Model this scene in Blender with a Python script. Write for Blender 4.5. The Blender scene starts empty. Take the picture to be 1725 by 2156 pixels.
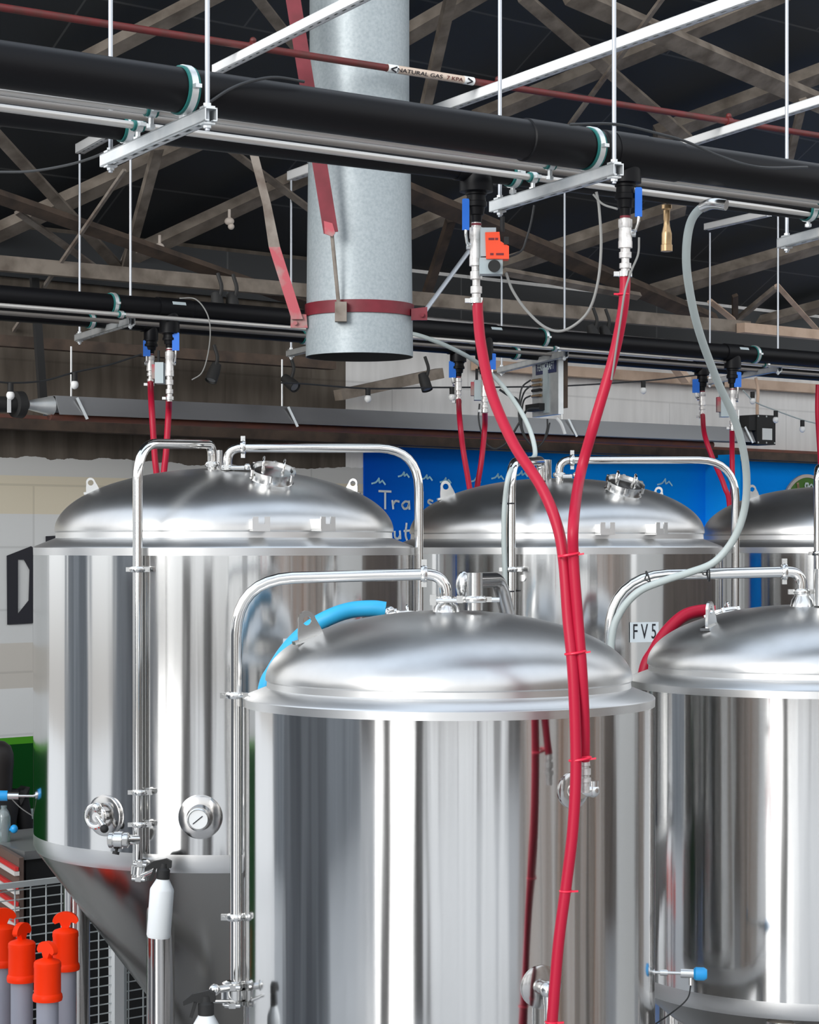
import bpy, bmesh, math, random
from mathutils import Vector as V, Matrix
random.seed(7)
S = bpy.context.scene
COL = S.collection
F, CX, HY = 4500.0, 862.5, 1149.0        # focal length, principal column and horizon row of the 1725 x 2156 photograph
EYE = 2.95                               # eye height above the floor
UP = V((0, 0, 1))
UD = V((.752, .659, 0)).normalized()     # along the tank rows, the pipes and the back wall
ND = V((.659, -.752, 0)).normalized()    # out of the back wall, towards the viewer
BD = V((-.400, .917, 0)).normalized()    # along the hanger channels (away from the viewer)

def P(px, py, d):                        # a point at depth d (metres ahead of the eye)
    return V(((px-CX)*d/F, d, EYE-(py-HY)*d/F))
def ray(px, py):
    return V(((px-CX)/F, 1.0, -(py-HY)/F))
def ZP(px, py, z):                       # on the horizontal plane z above the eye
    return P(px, py, z*F/(HY-py))
def plane_pt(px, py, o, n):
    r = ray(px, py); e = V((0, 0, EYE))
    return e + r*((o-e).dot(n)/r.dot(n))

# ------------------------------------------------------------------ materials
def mat(name, col, rough=.5, metal=0., noise=None, bump=None, spec=None, coat=0., aniso=0., trans=0., emis=None):
    m = bpy.data.materials.new(name); m.use_nodes = True
    nt = m.node_tree; b = nt.nodes['Principled BSDF']
    b.inputs['Base Color'].default_value = (*col, 1); b.inputs['Roughness'].default_value = rough
    b.inputs['Metallic'].default_value = metal
    if spec is not None: b.inputs['Specular IOR Level'].default_value = spec
    if coat: b.inputs['Coat Weight'].default_value = coat
    if aniso: b.inputs['Anisotropic'].default_value = aniso
    if trans: b.inputs['Transmission Weight'].default_value = trans
    tc = nt.nodes.new('ShaderNodeTexCoord')
    def mapped(scale):
        mp = nt.nodes.new('ShaderNodeMapping'); mp.inputs['Scale'].default_value = scale
        nt.links.new(tc.outputs['Object'], mp.inputs['Vector']); return mp
    if noise:                            # (scale, colour2, detail, lo, hi)
        sc, c2, det, lo, hi = noise
        mp = mapped(sc if isinstance(sc, tuple) else (sc, sc, sc))
        n = nt.nodes.new('ShaderNodeTexNoise'); n.inputs['Scale'].default_value = 1; n.inputs['Detail'].default_value = det
        nt.links.new(mp.outputs[0], n.inputs['Vector'])
        r = nt.nodes.new('ShaderNodeValToRGB'); r.color_ramp.elements[0].position = lo; r.color_ramp.elements[1].position = hi
        r.color_ramp.elements[0].color = (*col, 1); r.color_ramp.elements[1].color = (*c2, 1)
        nt.links.new(n.outputs['Fac'], r.inputs['Fac']); nt.links.new(r.outputs['Color'], b.inputs['Base Color'])
    if bump:                             # (scale, strength, distance)
        sc, st, di = bump
        mp = mapped(sc if isinstance(sc, tuple) else (sc, sc, sc))
        n = nt.nodes.new('ShaderNodeTexNoise'); n.inputs['Scale'].default_value = 1; n.inputs['Detail'].default_value = 2
        nt.links.new(mp.outputs[0], n.inputs['Vector'])
        bp = nt.nodes.new('ShaderNodeBump'); bp.inputs['Strength'].default_value = st; bp.inputs['Distance'].default_value = di
        nt.links.new(n.outputs['Fac'], bp.inputs['Height']); nt.links.new(bp.outputs['Normal'], b.inputs['Normal'])
    return m

M = {}
M['shell'] = mat('brushed_steel_shell', (.67, .67, .665), .11, 1, bump=((9, 9, .35), .22, .012))
M['dome'] = mat('satin_steel_dome', (.56, .56, .555), .33, 1, noise=(7, (.63, .63, .625), 4, .35, .7), bump=(3, .15, .01))
M['band'] = mat('brushed_weld_band', (.72, .72, .715), .36, 1)
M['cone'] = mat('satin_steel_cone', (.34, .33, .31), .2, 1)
M['leg'] = mat('steel_leg', (.52, .51, .5), .16, 1)
M['polish'] = mat('polished_steel_pipe', (.74, .73, .71), .1, 1)
M['fitting'] = mat('steel_fitting', (.66, .66, .65), .2, 1)
M['brass'] = mat('brass', (.52, .36, .2), .35, 1)
M['zinc'] = mat('zinc_channel', (.70, .73, .74), .42, .75, noise=(14, (.80, .82, .82), 3, .4, .7))
M['rod'] = mat('threaded_zinc_rod', (.50, .53, .57), .45, .6)
M['strut'] = mat('white_lit_channel', (.93, .94, .94), .5)
M['nickel'] = mat('dull_nickel_valve', (.72, .70, .68), .38, .55, noise=(60, (.55, .53, .51), 2, .45, .7))
M['black'] = mat('black_plastic_pipe', (.005, .005, .006), .45, 0, bump=(40, .04, .002), spec=.15)
M['blackmat'] = mat('matt_black', (.012, .012, .012), .7)
M['tube'] = mat('grey_steel_tube', (.58, .56, .53), .38, .6)
M['tubed'] = mat('dark_grey_tube', (.24, .22, .20), .5, .2)
M['green'] = mat('green_rubber', (.01, .14, .13), .6)
M['redhose'] = mat('red_rubber_hose', (.42, .009, .036), .42, 0, spec=.28, bump=((90, 90, 90), .06, .002))
M['redtie'] = mat('red_cable_tie', (.75, .01, .05), .4)
M['redpaint'] = mat('red_painted_strap', (.13, .005, .013), .55, 0, noise=(9, (.19, .012, .025), 4, .4, .75))
M['dustred'] = mat('dusty_red_strap', (.42, .07, .09), .6, 0, noise=(7, (.30, .22, .20), 4, .45, .62))
M['gasred'] = mat('red_oxide_pipe', (.13, .016, .016), .55, 0, noise=(12, (.085, .022, .018), 3, .4, .7))
M['duct'] = mat('galvanised_duct', (.29, .335, .355), .45, .15, noise=(60, (.37, .415, .435), 3, .3, .7), bump=(14, .05, .004))
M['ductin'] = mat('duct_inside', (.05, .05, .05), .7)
M['blue'] = mat('blue_plastic_handle', (.005, .14, .62), .4)
M['skyblue'] = mat('light_blue_plastic', (.02, .36, .80), .4)
M['bluehose'] = mat('light_blue_hose', (.03, .40, .72), .5)
M['orange'] = mat('orange_plastic', (1.0, .040, .003), .45, spec=.15)
M['orangebox'] = mat('orange_red_actuator', (.95, .07, .012), .45)
M['greypl'] = mat('pale_grey_plastic', (.42, .49, .51), .5)
M['bollard'] = mat('grey_reflective_sleeve', (.31, .315, .37), .55)
M['whitepl'] = mat('milky_white_plastic', (.80, .83, .84), .4, spec=.4)
M['white'] = mat('white_paint', (.80, .82, .82), .5)
M['cream'] = mat('cream_label', (.62, .50, .41), .5)
M['plate'] = mat('pale_name_plate', (.66, .73, .77), .4)
M['ink'] = mat('black_ink', (.01, .01, .016), .6)
M['navy'] = mat('navy_label', (.022, .03, .10), .5)
M['chalk'] = mat('white_mural_paint', (.72, .80, .80), .7)
M['wave'] = mat('pale_blue_mural_paint', (.45, .85, 1.0), .8)
M['greycable'] = mat('pale_grey_hose', (.47, .53, .52), .45)
M['cable'] = mat('dark_cable', (.02, .022, .024), .55)
M['wire'] = mat('thin_grey_wire', (.20, .20, .19), .5)
M['timber'] = mat('dusty_grey_timber', (.27, .23, .19), .85, 0, noise=((6, 6, 6), (.13, .105, .083), 5, .35, .65))
M['timberd'] = mat('dark_brown_timber', (.105, .072, .052), .85, 0, noise=((6, 6, 6), (.05, .036, .028), 5, .35, .65))
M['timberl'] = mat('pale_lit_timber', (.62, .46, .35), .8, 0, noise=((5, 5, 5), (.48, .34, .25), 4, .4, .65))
M['steelbr'] = mat('rusty_brace', (.24, .21, .18), .75, 0, noise=(8, (.13, .10, .08), 4, .4, .65))
M['heater'] = mat('heater_reflector', (.40, .41, .42), .42, .5, noise=((.25, .25, .25), (.16, .16, .165), 1, .42, .58))
M['rust'] = mat('rusty_red_tube', (.20, .07, .045), .7, 0, noise=(6, (.13, .06, .05), 3, .4, .7))
M['lens'] = mat('lamp_glass', (.85, .86, .85), .15)
M['counter'] = mat('dark_stone_counter', (.17, .175, .175), .3)
M['slatbrown'] = mat('brown_slat', (.13, .085, .07), .6)
M['slatwhite'] = mat('white_slat', (.62, .58, .55), .5)
M['slatred'] = mat('red_slat', (.55, .03, .03), .5)
M['fence'] = mat('grey_wire_mesh', (.62, .66, .66), .45, .3)
M['skin'] = mat('skin', (.52, .30, .22), .5)
M['hair'] = mat('dark_hair', (.012, .009, .008), .55)
M['cloth'] = mat('black_clothing', (.010, .010, .011), .85)
M['water'] = mat('clear_plastic_bottle', (.72, .84, .86), .12, trans=.75)
M['muralgreen'] = mat('green_badge_paint', (.06, .17, .015), .7)
M['badgerim'] = mat('beige_badge_rim', (.56, .49, .43), .6)
M['badgetan'] = mat('tan_badge_paint', (.42, .25, .15), .6)

# ------------------------------------------------------------------ mesh building
def frame(d):
    d = V(d).normalized()
    a = UP if abs(d.z) < .95 else V((1, 0, 0))
    x = a.cross(d).normalized()
    return x, d.cross(x).normalized(), d
def spline(pts, k=6):
    pts = [V(p) for p in pts]; out = []
    q = [pts[0]*2-pts[1]] + pts + [pts[-1]*2-pts[-2]]
    for i in range(1, len(q)-2):
        a, b, c, d = q[i-1], q[i], q[i+1], q[i+2]
        for j in range(k):
            t = j/k
            out.append(.5*((2*b)+(c-a)*t+(2*a-5*b+4*c-d)*t*t+(3*b-a-3*c+d)*t**3))
    return out+[pts[-1]]
def fillet(pts, rad, k=8):
    pts = [V(p) for p in pts]; out = [pts[0]]
    for i in range(1, len(pts)-1):
        r = rad[i-1] if isinstance(rad, (list, tuple)) else rad
        a, b, c = pts[i-1], pts[i], pts[i+1]
        u, w = (a-b).normalized(), (c-b).normalized()
        r = min(r, (a-b).length*.49, (c-b).length*.49)
        p0, p1 = b+u*r, b+w*r
        for j in range(k+1):
            t = j/k
            # circular-looking blend
            t2 = t
            out.append((1-t2)**2*p0+2*t2*(1-t2)*(b*.96+(p0+p1)*.02)+t2**2*p1)
    return out+[pts[-1]]

class MB:
    def __init__(self): self.v, self.f = [], []
    def add(self, vs, fs):
        n = len(self.v); self.v += [V(p) for p in vs]; self.f += [[i+n for i in f] for f in fs]; return self
    def hexa(self, p):                   # 8 corners: bottom ring then top ring
        return self.add(p, [[3, 2, 1, 0], [4, 5, 6, 7], [0, 1, 5, 4], [1, 2, 6, 5], [2, 3, 7, 6], [3, 0, 4, 7]])
    def box(self, c, ax, ay, az):        # centre and half axes
        c, ax, ay, az = V(c), V(ax), V(ay), V(az)
        return self.hexa([c-ax-ay-az, c+ax-ay-az, c+ax+ay-az, c-ax+ay-az, c-ax-ay+az, c+ax-ay+az, c+ax+ay+az, c-ax+ay+az])
    def bar(self, a, b, w, h, up=None):  # rectangular section w (sideways) x h (along up)
        a, b = V(a), V(b); d = (b-a).normalized()
        u = V(up) if up is not None else UP
        if abs(d.dot(u.normalized())) > .98: u = V((0, 1, 0))
        s = d.cross(u).normalized(); u = s.cross(d).normalized()
        s *= w/2; u *= h/2
        return self.hexa([a-s-u, a+s-u, b+s-u, b-s-u, a-s+u, a+s+u, b+s+u, b-s+u])
    def cyl(self, a, b, r0, r1=None, n=20, cap=True):
        a, b = V(a), V(b); r1 = r0 if r1 is None else r1
        x, y, d = frame(b-a); vs = []
        for c, r in ((a, r0), (b, r1)):
            vs += [c+(x*math.cos(2*math.pi*i/n)+y*math.sin(2*math.pi*i/n))*r for i in range(n)]
        fs = [[i, (i+1) % n, n+(i+1) % n, n+i] for i in range(n)]
        if cap: fs += [list(range(n))[::-1], list(range(n, 2*n))]
        return self.add(vs, fs)
    def tube(self, pts, r, n=14, cap=True):
        pts = [V(p) for p in pts]; m = len(pts)
        t = (pts[1]-pts[0]).normalized(); x, y, _ = frame(t); vs = []
        for i, p in enumerate(pts):
            t2 = (pts[min(i+1, m-1)]-pts[max(i-1, 0)]).normalized()
            x = (x-t2*x.dot(t2)).normalized(); y = t2.cross(x)
            rr = r[i] if isinstance(r, (list, tuple)) else r
            vs += [p+(x*math.cos(2*math.pi*j/n)+y*math.sin(2*math.pi*j/n))*rr for j in range(n)]
        fs = [[i*n+j, i*n+(j+1) % n, (i+1)*n+(j+1) % n, (i+1)*n+j] for i in range(m-1) for j in range(n)]
        if cap: fs += [list(range(n))[::-1], list(range((m-1)*n, m*n))]
        return self.add(vs, fs)
    def lathe(self, prof, base, axis=UP, n=96):
        base = V(base); x, y, d = frame(axis); vs = []; m = len(prof)
        for r, z in prof:
            vs += [base+d*z+(x*math.cos(2*math.pi*i/n)+y*math.sin(2*math.pi*i/n))*max(r, 1e-5) for i in range(n)]
        fs = [[k*n+i, k*n+(i+1) % n, (k+1)*n+(i+1) % n, (k+1)*n+i] for k in range(m-1) for i in range(n)]
        return self.add(vs, fs)
    def torus(self, c, axis, R, r, n=28, k=10):
        c = V(c); x, y, d = frame(axis)
        vs = []
        for i in range(n):
            a = 2*math.pi*i/n; e = x*math.cos(a)+y*math.sin(a)
            vs += [c+e*(R+r*math.cos(2*math.pi*j/k))+d*r*math.sin(2*math.pi*j/k) for j in range(k)]
        return self.add(vs, [[i*k+j, ((i+1) % n)*k+j, ((i+1) % n)*k+(j+1) % k, i*k+(j+1) % k] for i in range(n) for j in range(k)])
    def prism(self, poly, ext):
        n = len(poly); ext = V(ext)
        vs = [V(p) for p in poly]+[V(p)+ext for p in poly]
        return self.add(vs, [list(range(n))[::-1], list(range(n, 2*n))]+[[i, (i+1) % n, n+(i+1) % n, n+i] for i in range(n)])
    def ball(self, c, r, sc=(1, 1, 1), n=16, k=10):
        prof = [(r*math.sin(math.pi*i/k), -r*math.cos(math.pi*i/k)) for i in range(k+1)]
        vs0 = len(self.v); self.lathe(prof, (0, 0, 0), UP, n)
        for i in range(vs0, len(self.v)):
            p = self.v[i]; self.v[i] = V((p.x*sc[0], p.y*sc[1], p.z*sc[2]))+V(c)
        return self
    def build(self, name, m, parent=None, origin=None, flat=False):
        org = V(ORG[parent.name]) if parent else (V(origin) if origin is not None else V((0, 0, 0)))
        if not parent and origin is None and self.v:
            lo = [min(p[i] for p in self.v) for i in range(3)]; hi = [max(p[i] for p in self.v) for i in range(3)]
            org = V(((lo[0]+hi[0])/2, (lo[1]+hi[1])/2, lo[2]))
        me = bpy.data.meshes.new(name); me.from_pydata([tuple(p-org) for p in self.v], [], self.f)
        bm = bmesh.new(); bm.from_mesh(me)
        bmesh.ops.remove_doubles(bm, verts=bm.verts, dist=1e-5)
        bmesh.ops.recalc_face_normals(bm, faces=bm.faces)
        for f in bm.faces: f.smooth = not flat
        for e in bm.edges:
            if len(e.link_faces) == 2 and e.calc_face_angle(0) > .6: e.smooth = False
        bm.to_mesh(me); bm.free()
        me.materials.append(M[m] if isinstance(m, str) else m)
        o = bpy.data.objects.new(name, me); COL.objects.link(o)
        if parent: o.parent = parent
        else: o.location = org
        ORG[o.name] = org
        return o
ORG = {}
def tag(o, label, cat, group=None):
    o['label'] = label; o['category'] = cat
    if group: o['group'] = group
    return o
def T(name, loc, label, cat, group=None):
    o = bpy.data.objects.new(name, None); COL.objects.link(o); o.location = loc; o.empty_display_size = .1
    ORG[o.name] = V(loc); return tag(o, label, cat, group)
def struct(name, mb, m, **k):
    o = mb.build(name, m, **k); o['kind'] = 'structure'; return o
def text(body, name, m, parent, pos, right, up, size, sx=1., ext=.0008, align='CENTER'):
    cu = bpy.data.curves.new(name, 'FONT'); cu.body = body; cu.size = size; cu.extrude = ext
    cu.align_x = align; cu.align_y = 'CENTER'
    tmp = bpy.data.objects.new('lettering_curve', cu); COL.objects.link(tmp)
    dg = bpy.context.evaluated_depsgraph_get(); dg.update()
    me = bpy.data.meshes.new_from_object(tmp.evaluated_get(dg)); bpy.data.objects.remove(tmp); bpy.data.curves.remove(cu)
    right = V(right).normalized(); up = V(up).normalized(); n = right.cross(up)
    R = Matrix((right, up, n)).transposed().to_4x4()
    me.transform(Matrix.Translation(V(pos)-ORG[parent.name]) @ R @ Matrix.Diagonal((sx, 1, 1, 1)))
    me.materials.clear(); me.materials.append(M[m])
    o = bpy.data.objects.new(name, me); COL.objects.link(o); o.parent = parent
    ORG[o.name] = ORG[parent.name].copy(); return o
def clampring(mb, p, axis, r, nut=None):
    x, y, d = frame(axis)
    mb.lathe([(r, -.014), (r*1.42, -.012), (r*1.6, -.004), (r*1.6, .004), (r*1.42, .012), (r, .014)], p, axis, 28)
    s = V(nut).normalized() if nut is not None else x
    mb.box(V(p)+s*r*1.75, s*.016, d.cross(s)*.011, d*.011)
    mb.box(V(p)-s*r*1.75, s*.012, d.cross(s)*.010, d*.010)
    mb.cyl(V(p)+s*r*2.05-d.cross(s)*.02, V(p)+s*r*2.05+d.cross(s)*.02, .006, n=10)

# ------------------------------------------------------------------ camera, world, light
cam = bpy.data.cameras.new('camera'); co = bpy.data.objects.new('camera', cam); COL.objects.link(co)
co.location = (0, 0, EYE); co.rotation_euler = (math.pi/2, 0, 0)
cam.sensor_fit = 'HORIZONTAL'; cam.sensor_width = 36; cam.lens = 36*F/1725; cam.shift_y = (HY-1078)/1725
cam.clip_start = .05; cam.clip_end = 400
S.camera = co
S.view_settings.view_transform = 'Standard'; S.view_settings.look = 'None'
S.view_settings.exposure = -0.05; S.view_settings.gamma = 1.0
S.cycles.max_bounces = 8; S.cycles.diffuse_bounces = 4; S.cycles.glossy_bounces = 6
S.cycles.caustics_reflective = False; S.cycles.caustics_refractive = False
S.cycles.sample_clamp_indirect = 3.0

w = bpy.data.worlds.new('overcast_sky'); S.world = w; w.use_nodes = True
nt = w.node_tree; bg = nt.nodes['Background']
tc = nt.nodes.new('ShaderNodeTexCoord'); sx = nt.nodes.new('ShaderNodeSeparateXYZ'); rp = nt.nodes.new('ShaderNodeValToRGB')
mr = nt.nodes.new('ShaderNodeMapRange'); mr.inputs[1].default_value = -1; mr.inputs[2].default_value = 1
nt.links.new(tc.outputs['Generated'], sx.inputs[0]); nt.links.new(sx.outputs['Z'], mr.inputs[0]); nt.links.new(mr.outputs[0], rp.inputs['Fac'])
e = rp.color_ramp.elements
e[0].position = .47; e[0].color = (.42, .41, .40, 1)
e[1].position = .515; e[1].color = (.93, .97, 1.0, 1)
x = e.new(.60); x.color = (1.0, 1.0, 1.0, 1)
x = e.new(1.0); x.color = (.72, .84, 1.0, 1)
nt.links.new(rp.outputs['Color'], bg.inputs['Color']); bg.inputs['Strength'].default_value = 1.7
sun = bpy.data.lights.new('hazy_daylight', 'SUN'); sun.energy = 2.7; sun.angle = .5; sun.color = (1, .98, .95)
so = bpy.data.objects.new('hazy_daylight', sun); COL.objects.link(so)
so.rotation_euler = V((.62, .95, -.32)).to_track_quat('-Z', 'Y').to_euler()

# ------------------------------------------------------------------ the setting
W0 = V((-1.338, 15.5, 0)); ROTW = math.atan2(UD.y, UD.x)
def WP(px, py, off=0.): return plane_pt(px, py, W0+ND*off, ND)
def ws(px): return (WP(px, HY)-W0).dot(UD)
def wl(s, z, off): return W0+UD*s+UP*z+ND*off
def nodes_of(name):
    m = bpy.data.materials.new(name); m.use_nodes = True; t = m.node_tree
    return m, t, t.nodes['Principled BSDF'], t.nodes.new, t.links.new
def ramp(t, stops, const=True):
    r = t.nodes.new('ShaderNodeValToRGB'); r.color_ramp.interpolation = 'CONSTANT' if const else 'LINEAR'
    el = r.color_ramp.elements
    el[0].position, el[0].color = stops[0][0], (*stops[0][1], 1)
    el[1].position, el[1].color = stops[1][0], (*stops[1][1], 1)
    for p, c in stops[2:]:
        q = el.new(p); q.color = (*c, 1)
    return r
# painted concrete of the back wall: object x runs along the wall, z up
m, t, b, N, L = nodes_of('painted_concrete')
b.inputs['Roughness'].default_value = .9; b.inputs['Specular IOR Level'].default_value = .1
tc = N('ShaderNodeTexCoord'); sp = N('ShaderNodeSeparateXYZ'); L(tc.outputs['Object'], sp.inputs[0])
nz = N('ShaderNodeTexNoise'); nz.inputs['Scale'].default_value = 3.2; nz.inputs['Detail'].default_value = 5; L(tc.outputs['Object'], nz.inputs['Vector'])
ad = N('ShaderNodeMath'); ad.operation = 'MULTIPLY_ADD'; ad.inputs[1].default_value = .14; L(nz.outputs['Fac'], ad.inputs[0]); 
sb = N('ShaderNodeMath'); sb.operation = 'SUBTRACT'; sb.inputs[1].default_value = .07; L(sp.outputs['Z'], sb.inputs[0]); L(sb.outputs[0], ad.inputs[2])
zr = N('ShaderNodeMapRange'); zr.inputs[1].default_value = 0; zr.inputs[2].default_value = 6; L(ad.outputs[0], zr.inputs[0])
zs = N('ShaderNodeMapRange'); zs.inputs[1].default_value = 0; zs.inputs[2].default_value = 6; L(sp.outputs['Z'], zs.inputs[0])
Z = lambda zz: (EYE+zz)/6
lo = ramp(t, [(0, (.003, .055, .008)), (Z(-1.345), (.07, .30, .02)), (Z(-1.29), (.72, .73, .72)), (Z(-.96), (.57, .54, .49)), (Z(-.66), (.64, .65, .64)), (Z(.21), (.66, .60, .47)), (Z(.47), (.58, .58, .56))])
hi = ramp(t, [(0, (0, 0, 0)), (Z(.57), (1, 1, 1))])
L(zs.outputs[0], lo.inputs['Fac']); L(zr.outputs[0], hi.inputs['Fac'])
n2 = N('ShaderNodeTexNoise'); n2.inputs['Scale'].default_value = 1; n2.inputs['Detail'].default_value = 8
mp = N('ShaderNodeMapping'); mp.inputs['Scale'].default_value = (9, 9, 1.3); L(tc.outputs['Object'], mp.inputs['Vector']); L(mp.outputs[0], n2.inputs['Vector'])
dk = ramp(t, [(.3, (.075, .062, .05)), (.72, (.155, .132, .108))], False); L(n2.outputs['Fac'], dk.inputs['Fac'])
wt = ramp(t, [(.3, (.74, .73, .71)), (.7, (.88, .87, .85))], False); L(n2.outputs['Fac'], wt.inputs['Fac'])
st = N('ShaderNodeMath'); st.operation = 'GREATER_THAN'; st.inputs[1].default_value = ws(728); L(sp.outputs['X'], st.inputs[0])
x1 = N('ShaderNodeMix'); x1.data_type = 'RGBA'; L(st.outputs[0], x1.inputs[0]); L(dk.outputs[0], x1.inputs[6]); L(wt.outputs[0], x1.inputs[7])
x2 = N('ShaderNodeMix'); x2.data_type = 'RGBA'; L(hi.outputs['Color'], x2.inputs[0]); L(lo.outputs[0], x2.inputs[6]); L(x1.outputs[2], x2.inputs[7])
# faint course lines of the blockwork
br = N('ShaderNodeTexBrick'); br.inputs['Scale'].default_value = 1; br.inputs['Brick Width'].default_value = 1.6; br.inputs['Row Height'].default_value = .42
br.inputs['Mortar Size'].default_value = .008; br.inputs['Color1'].default_value = (1, 1, 1, 1); br.inputs['Color2'].default_value = (.96, .96, .96, 1); br.inputs['Mortar'].default_value = (.84, .84, .84, 1)
cb = N('ShaderNodeCombineXYZ'); L(sp.outputs['X'], cb.inputs[0]); L(sp.outputs['Z'], cb.inputs[1]); L(cb.outputs[0], br.inputs['Vector'])
x3 = N('ShaderNodeMix'); x3.data_type = 'RGBA'; x3.blend_type = 'MULTIPLY'; x3.inputs[0].default_value = 1; L(x2.outputs[2], x3.inputs[6]); L(br.outputs['Color'], x3.inputs[7])
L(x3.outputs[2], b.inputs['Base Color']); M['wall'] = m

SL, SR = ws(-900), ws(2900)
EAVE = EYE+2.15
def local_struct(name, mkey, boxes, kind='structure', parent=None):
    """boxes in wall coordinates (s0, s1, z0, z1, off0, off1); the object's own x axis runs along the wall"""
    mb = MB()
    for s0, s1, z0, z1, a, c in boxes:
        mb.box(((s0+s1)/2, -(a+c)/2, (z0+z1)/2), ((s1-s0)/2, 0, 0), (0, (c-a)/2, 0), (0, 0, (z1-z0)/2))
    o = mb.build(name, mkey, origin=(0, 0, 0)); o.location = W0; o.rotation_euler = (0, 0, ROTW); o['kind'] = kind
    ORG[o.name] = W0.copy(); return o
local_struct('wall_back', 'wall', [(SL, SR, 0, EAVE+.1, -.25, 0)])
# blue mural on the right hand side of the back wall
m, t, b, N, L = nodes_of('blue_mural_paint_shaded'); b.inputs['Roughness'].default_value = .9; b.inputs['Specular IOR Level'].default_value = .05
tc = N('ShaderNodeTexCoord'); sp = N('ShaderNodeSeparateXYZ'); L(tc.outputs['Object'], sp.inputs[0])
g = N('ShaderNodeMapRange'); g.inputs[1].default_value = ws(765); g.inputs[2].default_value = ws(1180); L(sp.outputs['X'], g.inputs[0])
r = ramp(t, [(0, (.002, .085, .55)), (1, (.002, .29, .93))], False); L(g.outputs[0], r.inputs['Fac']);  # shading along the wall painted into the blue, darker at the left end
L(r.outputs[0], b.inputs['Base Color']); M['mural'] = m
m, t, b, N, L = nodes_of('dark_roof_sheets'); b.inputs['Roughness'].default_value = .6
tc = N('ShaderNodeTexCoord'); br = N('ShaderNodeTexBrick'); L(tc.outputs['Object'], br.inputs['Vector'])
br.inputs['Scale'].default_value = 1; br.inputs['Brick Width'].default_value = 2.3; br.inputs['Row Height'].default_value = .52; br.inputs['Mortar Size'].default_value = .008
br.inputs['Color1'].default_value = (.013, .015, .017, 1); br.inputs['Color2'].default_value = (.017, .020, .023, 1); br.inputs['Mortar'].default_value = (.060, .062, .062, 1)
L(br.outputs['Color'], b.inputs['Base Color']); M['roof'] = m
MT = EYE+.765
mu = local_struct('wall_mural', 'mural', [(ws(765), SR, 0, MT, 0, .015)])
M['pil'] = mat('light_blue_pilaster', (.008, .40, .98), .9, spec=.05)
local_struct('pillar_blue', 'pil', [(ws(1483), ws(1497), 0, EYE+.80, .0, .34)])
local_struct('trim_1', 'timberd', [(SL, SR, EYE+.775, EYE+.845, 0, .16)])
local_struct('trim_2', 'rust', [(SL, SR, EYE+.85, EYE+.875, 0, .10)])
local_struct('trim_4', 'roof', [(SL, SR, EYE+1.80, EAVE-.02, 0, .03)])
local_struct('trim_3', 'white', [(ws(735), ws(1180), EYE+.885, EYE+.955, 0, .05)])
# floor
M['floor'] = mat('sealed_pale_concrete_floor', (.48, .475, .47), .28, 0, noise=(1.5, (.58, .575, .57), 6, .35, .7))
struct('floor', MB().box((1, 4, -.1), (24, 0, 0), (0, 26, 0), (0, 0, .1)), 'floor')
# roof: climbs from the eave over the back wall towards the viewer
RS = .62
RU = (ND+UP*RS).normalized(); RN = RU.cross(UD).normalized()
if RN.z < 0: RN = -RN
RO = W0+UP*EAVE
mb = MB(); q = 11.5
mb.box(((SL+SR)/2, 2.45, .06), ((SR-SL)/2, 0, 0), (0, 2.65, 0), (0, 0, .05))
mb.box(((SL+SR)/2, 9.9, .06), ((SR-SL)/2, 0, 0), (0, 1.4, 0), (0, 0, .05))
ro = mb.build('ceiling', 'roof', origin=(0, 0, 0)); ro['kind'] = 'structure'
ro.matrix_world = Matrix.Translation(RO) @ Matrix((UD, -RU if False else RU, UD.cross(RU))).transposed().to_4x4()
if UD.cross(RU).z < 0: ro.matrix_world = Matrix.Translation(RO) @ Matrix((UD, RU, UD.cross(RU))).transposed().to_4x4() @ Matrix.Diagonal((1, 1, -1, 1))
ORG[ro.name] = RO
def RP(px, py, off): return plane_pt(px, py, RO-RN*off, RN)

# the open side of the hall behind the viewer, which the steel reflects, plus added panels
M['pier'] = mat('dark_brick_pier', (.06, .052, .048), .8)
M['sidewall'] = mat('added_brown_wall', (.17, .14, .12), .85, 0, noise=(2, (.09, .075, .065), 5, .35, .7))
mb = MB()
mb.box((13, -9, 3.5), (2.5, 0, 0), (0, .2, 0), (0, 0, 3.5)); mb.box((-17, -9, 3.5), (2.0, 0, 0), (0, .2, 0), (0, 0, 3.5))
struct('wall_front', mb, 'pier')
mb = MB()
for x_, w_ in ((-6.6, .05), (-5.2, .09), (-4.6, .04), (-3.2, .05), (-1.6, .12), (-1.1, .05), (-.3, .05), (.25, .05), (.8, .05), (1.6, .10), (3.1, .05), (4.6, .3), (6.4, .05), (8.2, .4), (-12.4, .3), (-13.6, .08)):
    mb.box((x_, -9, 3.2), (w_, 0, 0), (0, .08, 0), (0, 0, 3.2))
mb.box((2, -9, 6.5), (17, 0, 0), (0, .12, 0), (0, 0, .15))
struct('window_1', mb, 'pier')
m, t, b, N, L = nodes_of('added_streaky_partition'); b.inputs['Roughness'].default_value = .8
tc = N('ShaderNodeTexCoord'); mp = N('ShaderNodeMapping'); mp.inputs['Scale'].default_value = (.01, 1.7, .01); nz = N('ShaderNodeTexNoise'); nz.inputs['Scale'].default_value = 1.6; nz.inputs['Detail'].default_value = 4
L(tc.outputs['Object'], mp.inputs['Vector']); L(mp.outputs[0], nz.inputs['Vector'])
r = ramp(t, [(0, (.04, .035, .03)), (.40, (.16, .14, .125)), (.46, (.45, .43, .41)), (.51, (.22, .10, .05)), (.55, (.13, .115, .10)), (.60, (.60, .60, .59)), (.68, (.08, .07, .065))]); L(nz.outputs['Fac'], r.inputs['Fac']); L(r.outputs[0], b.inputs['Base Color']); M['streak'] = m
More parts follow.
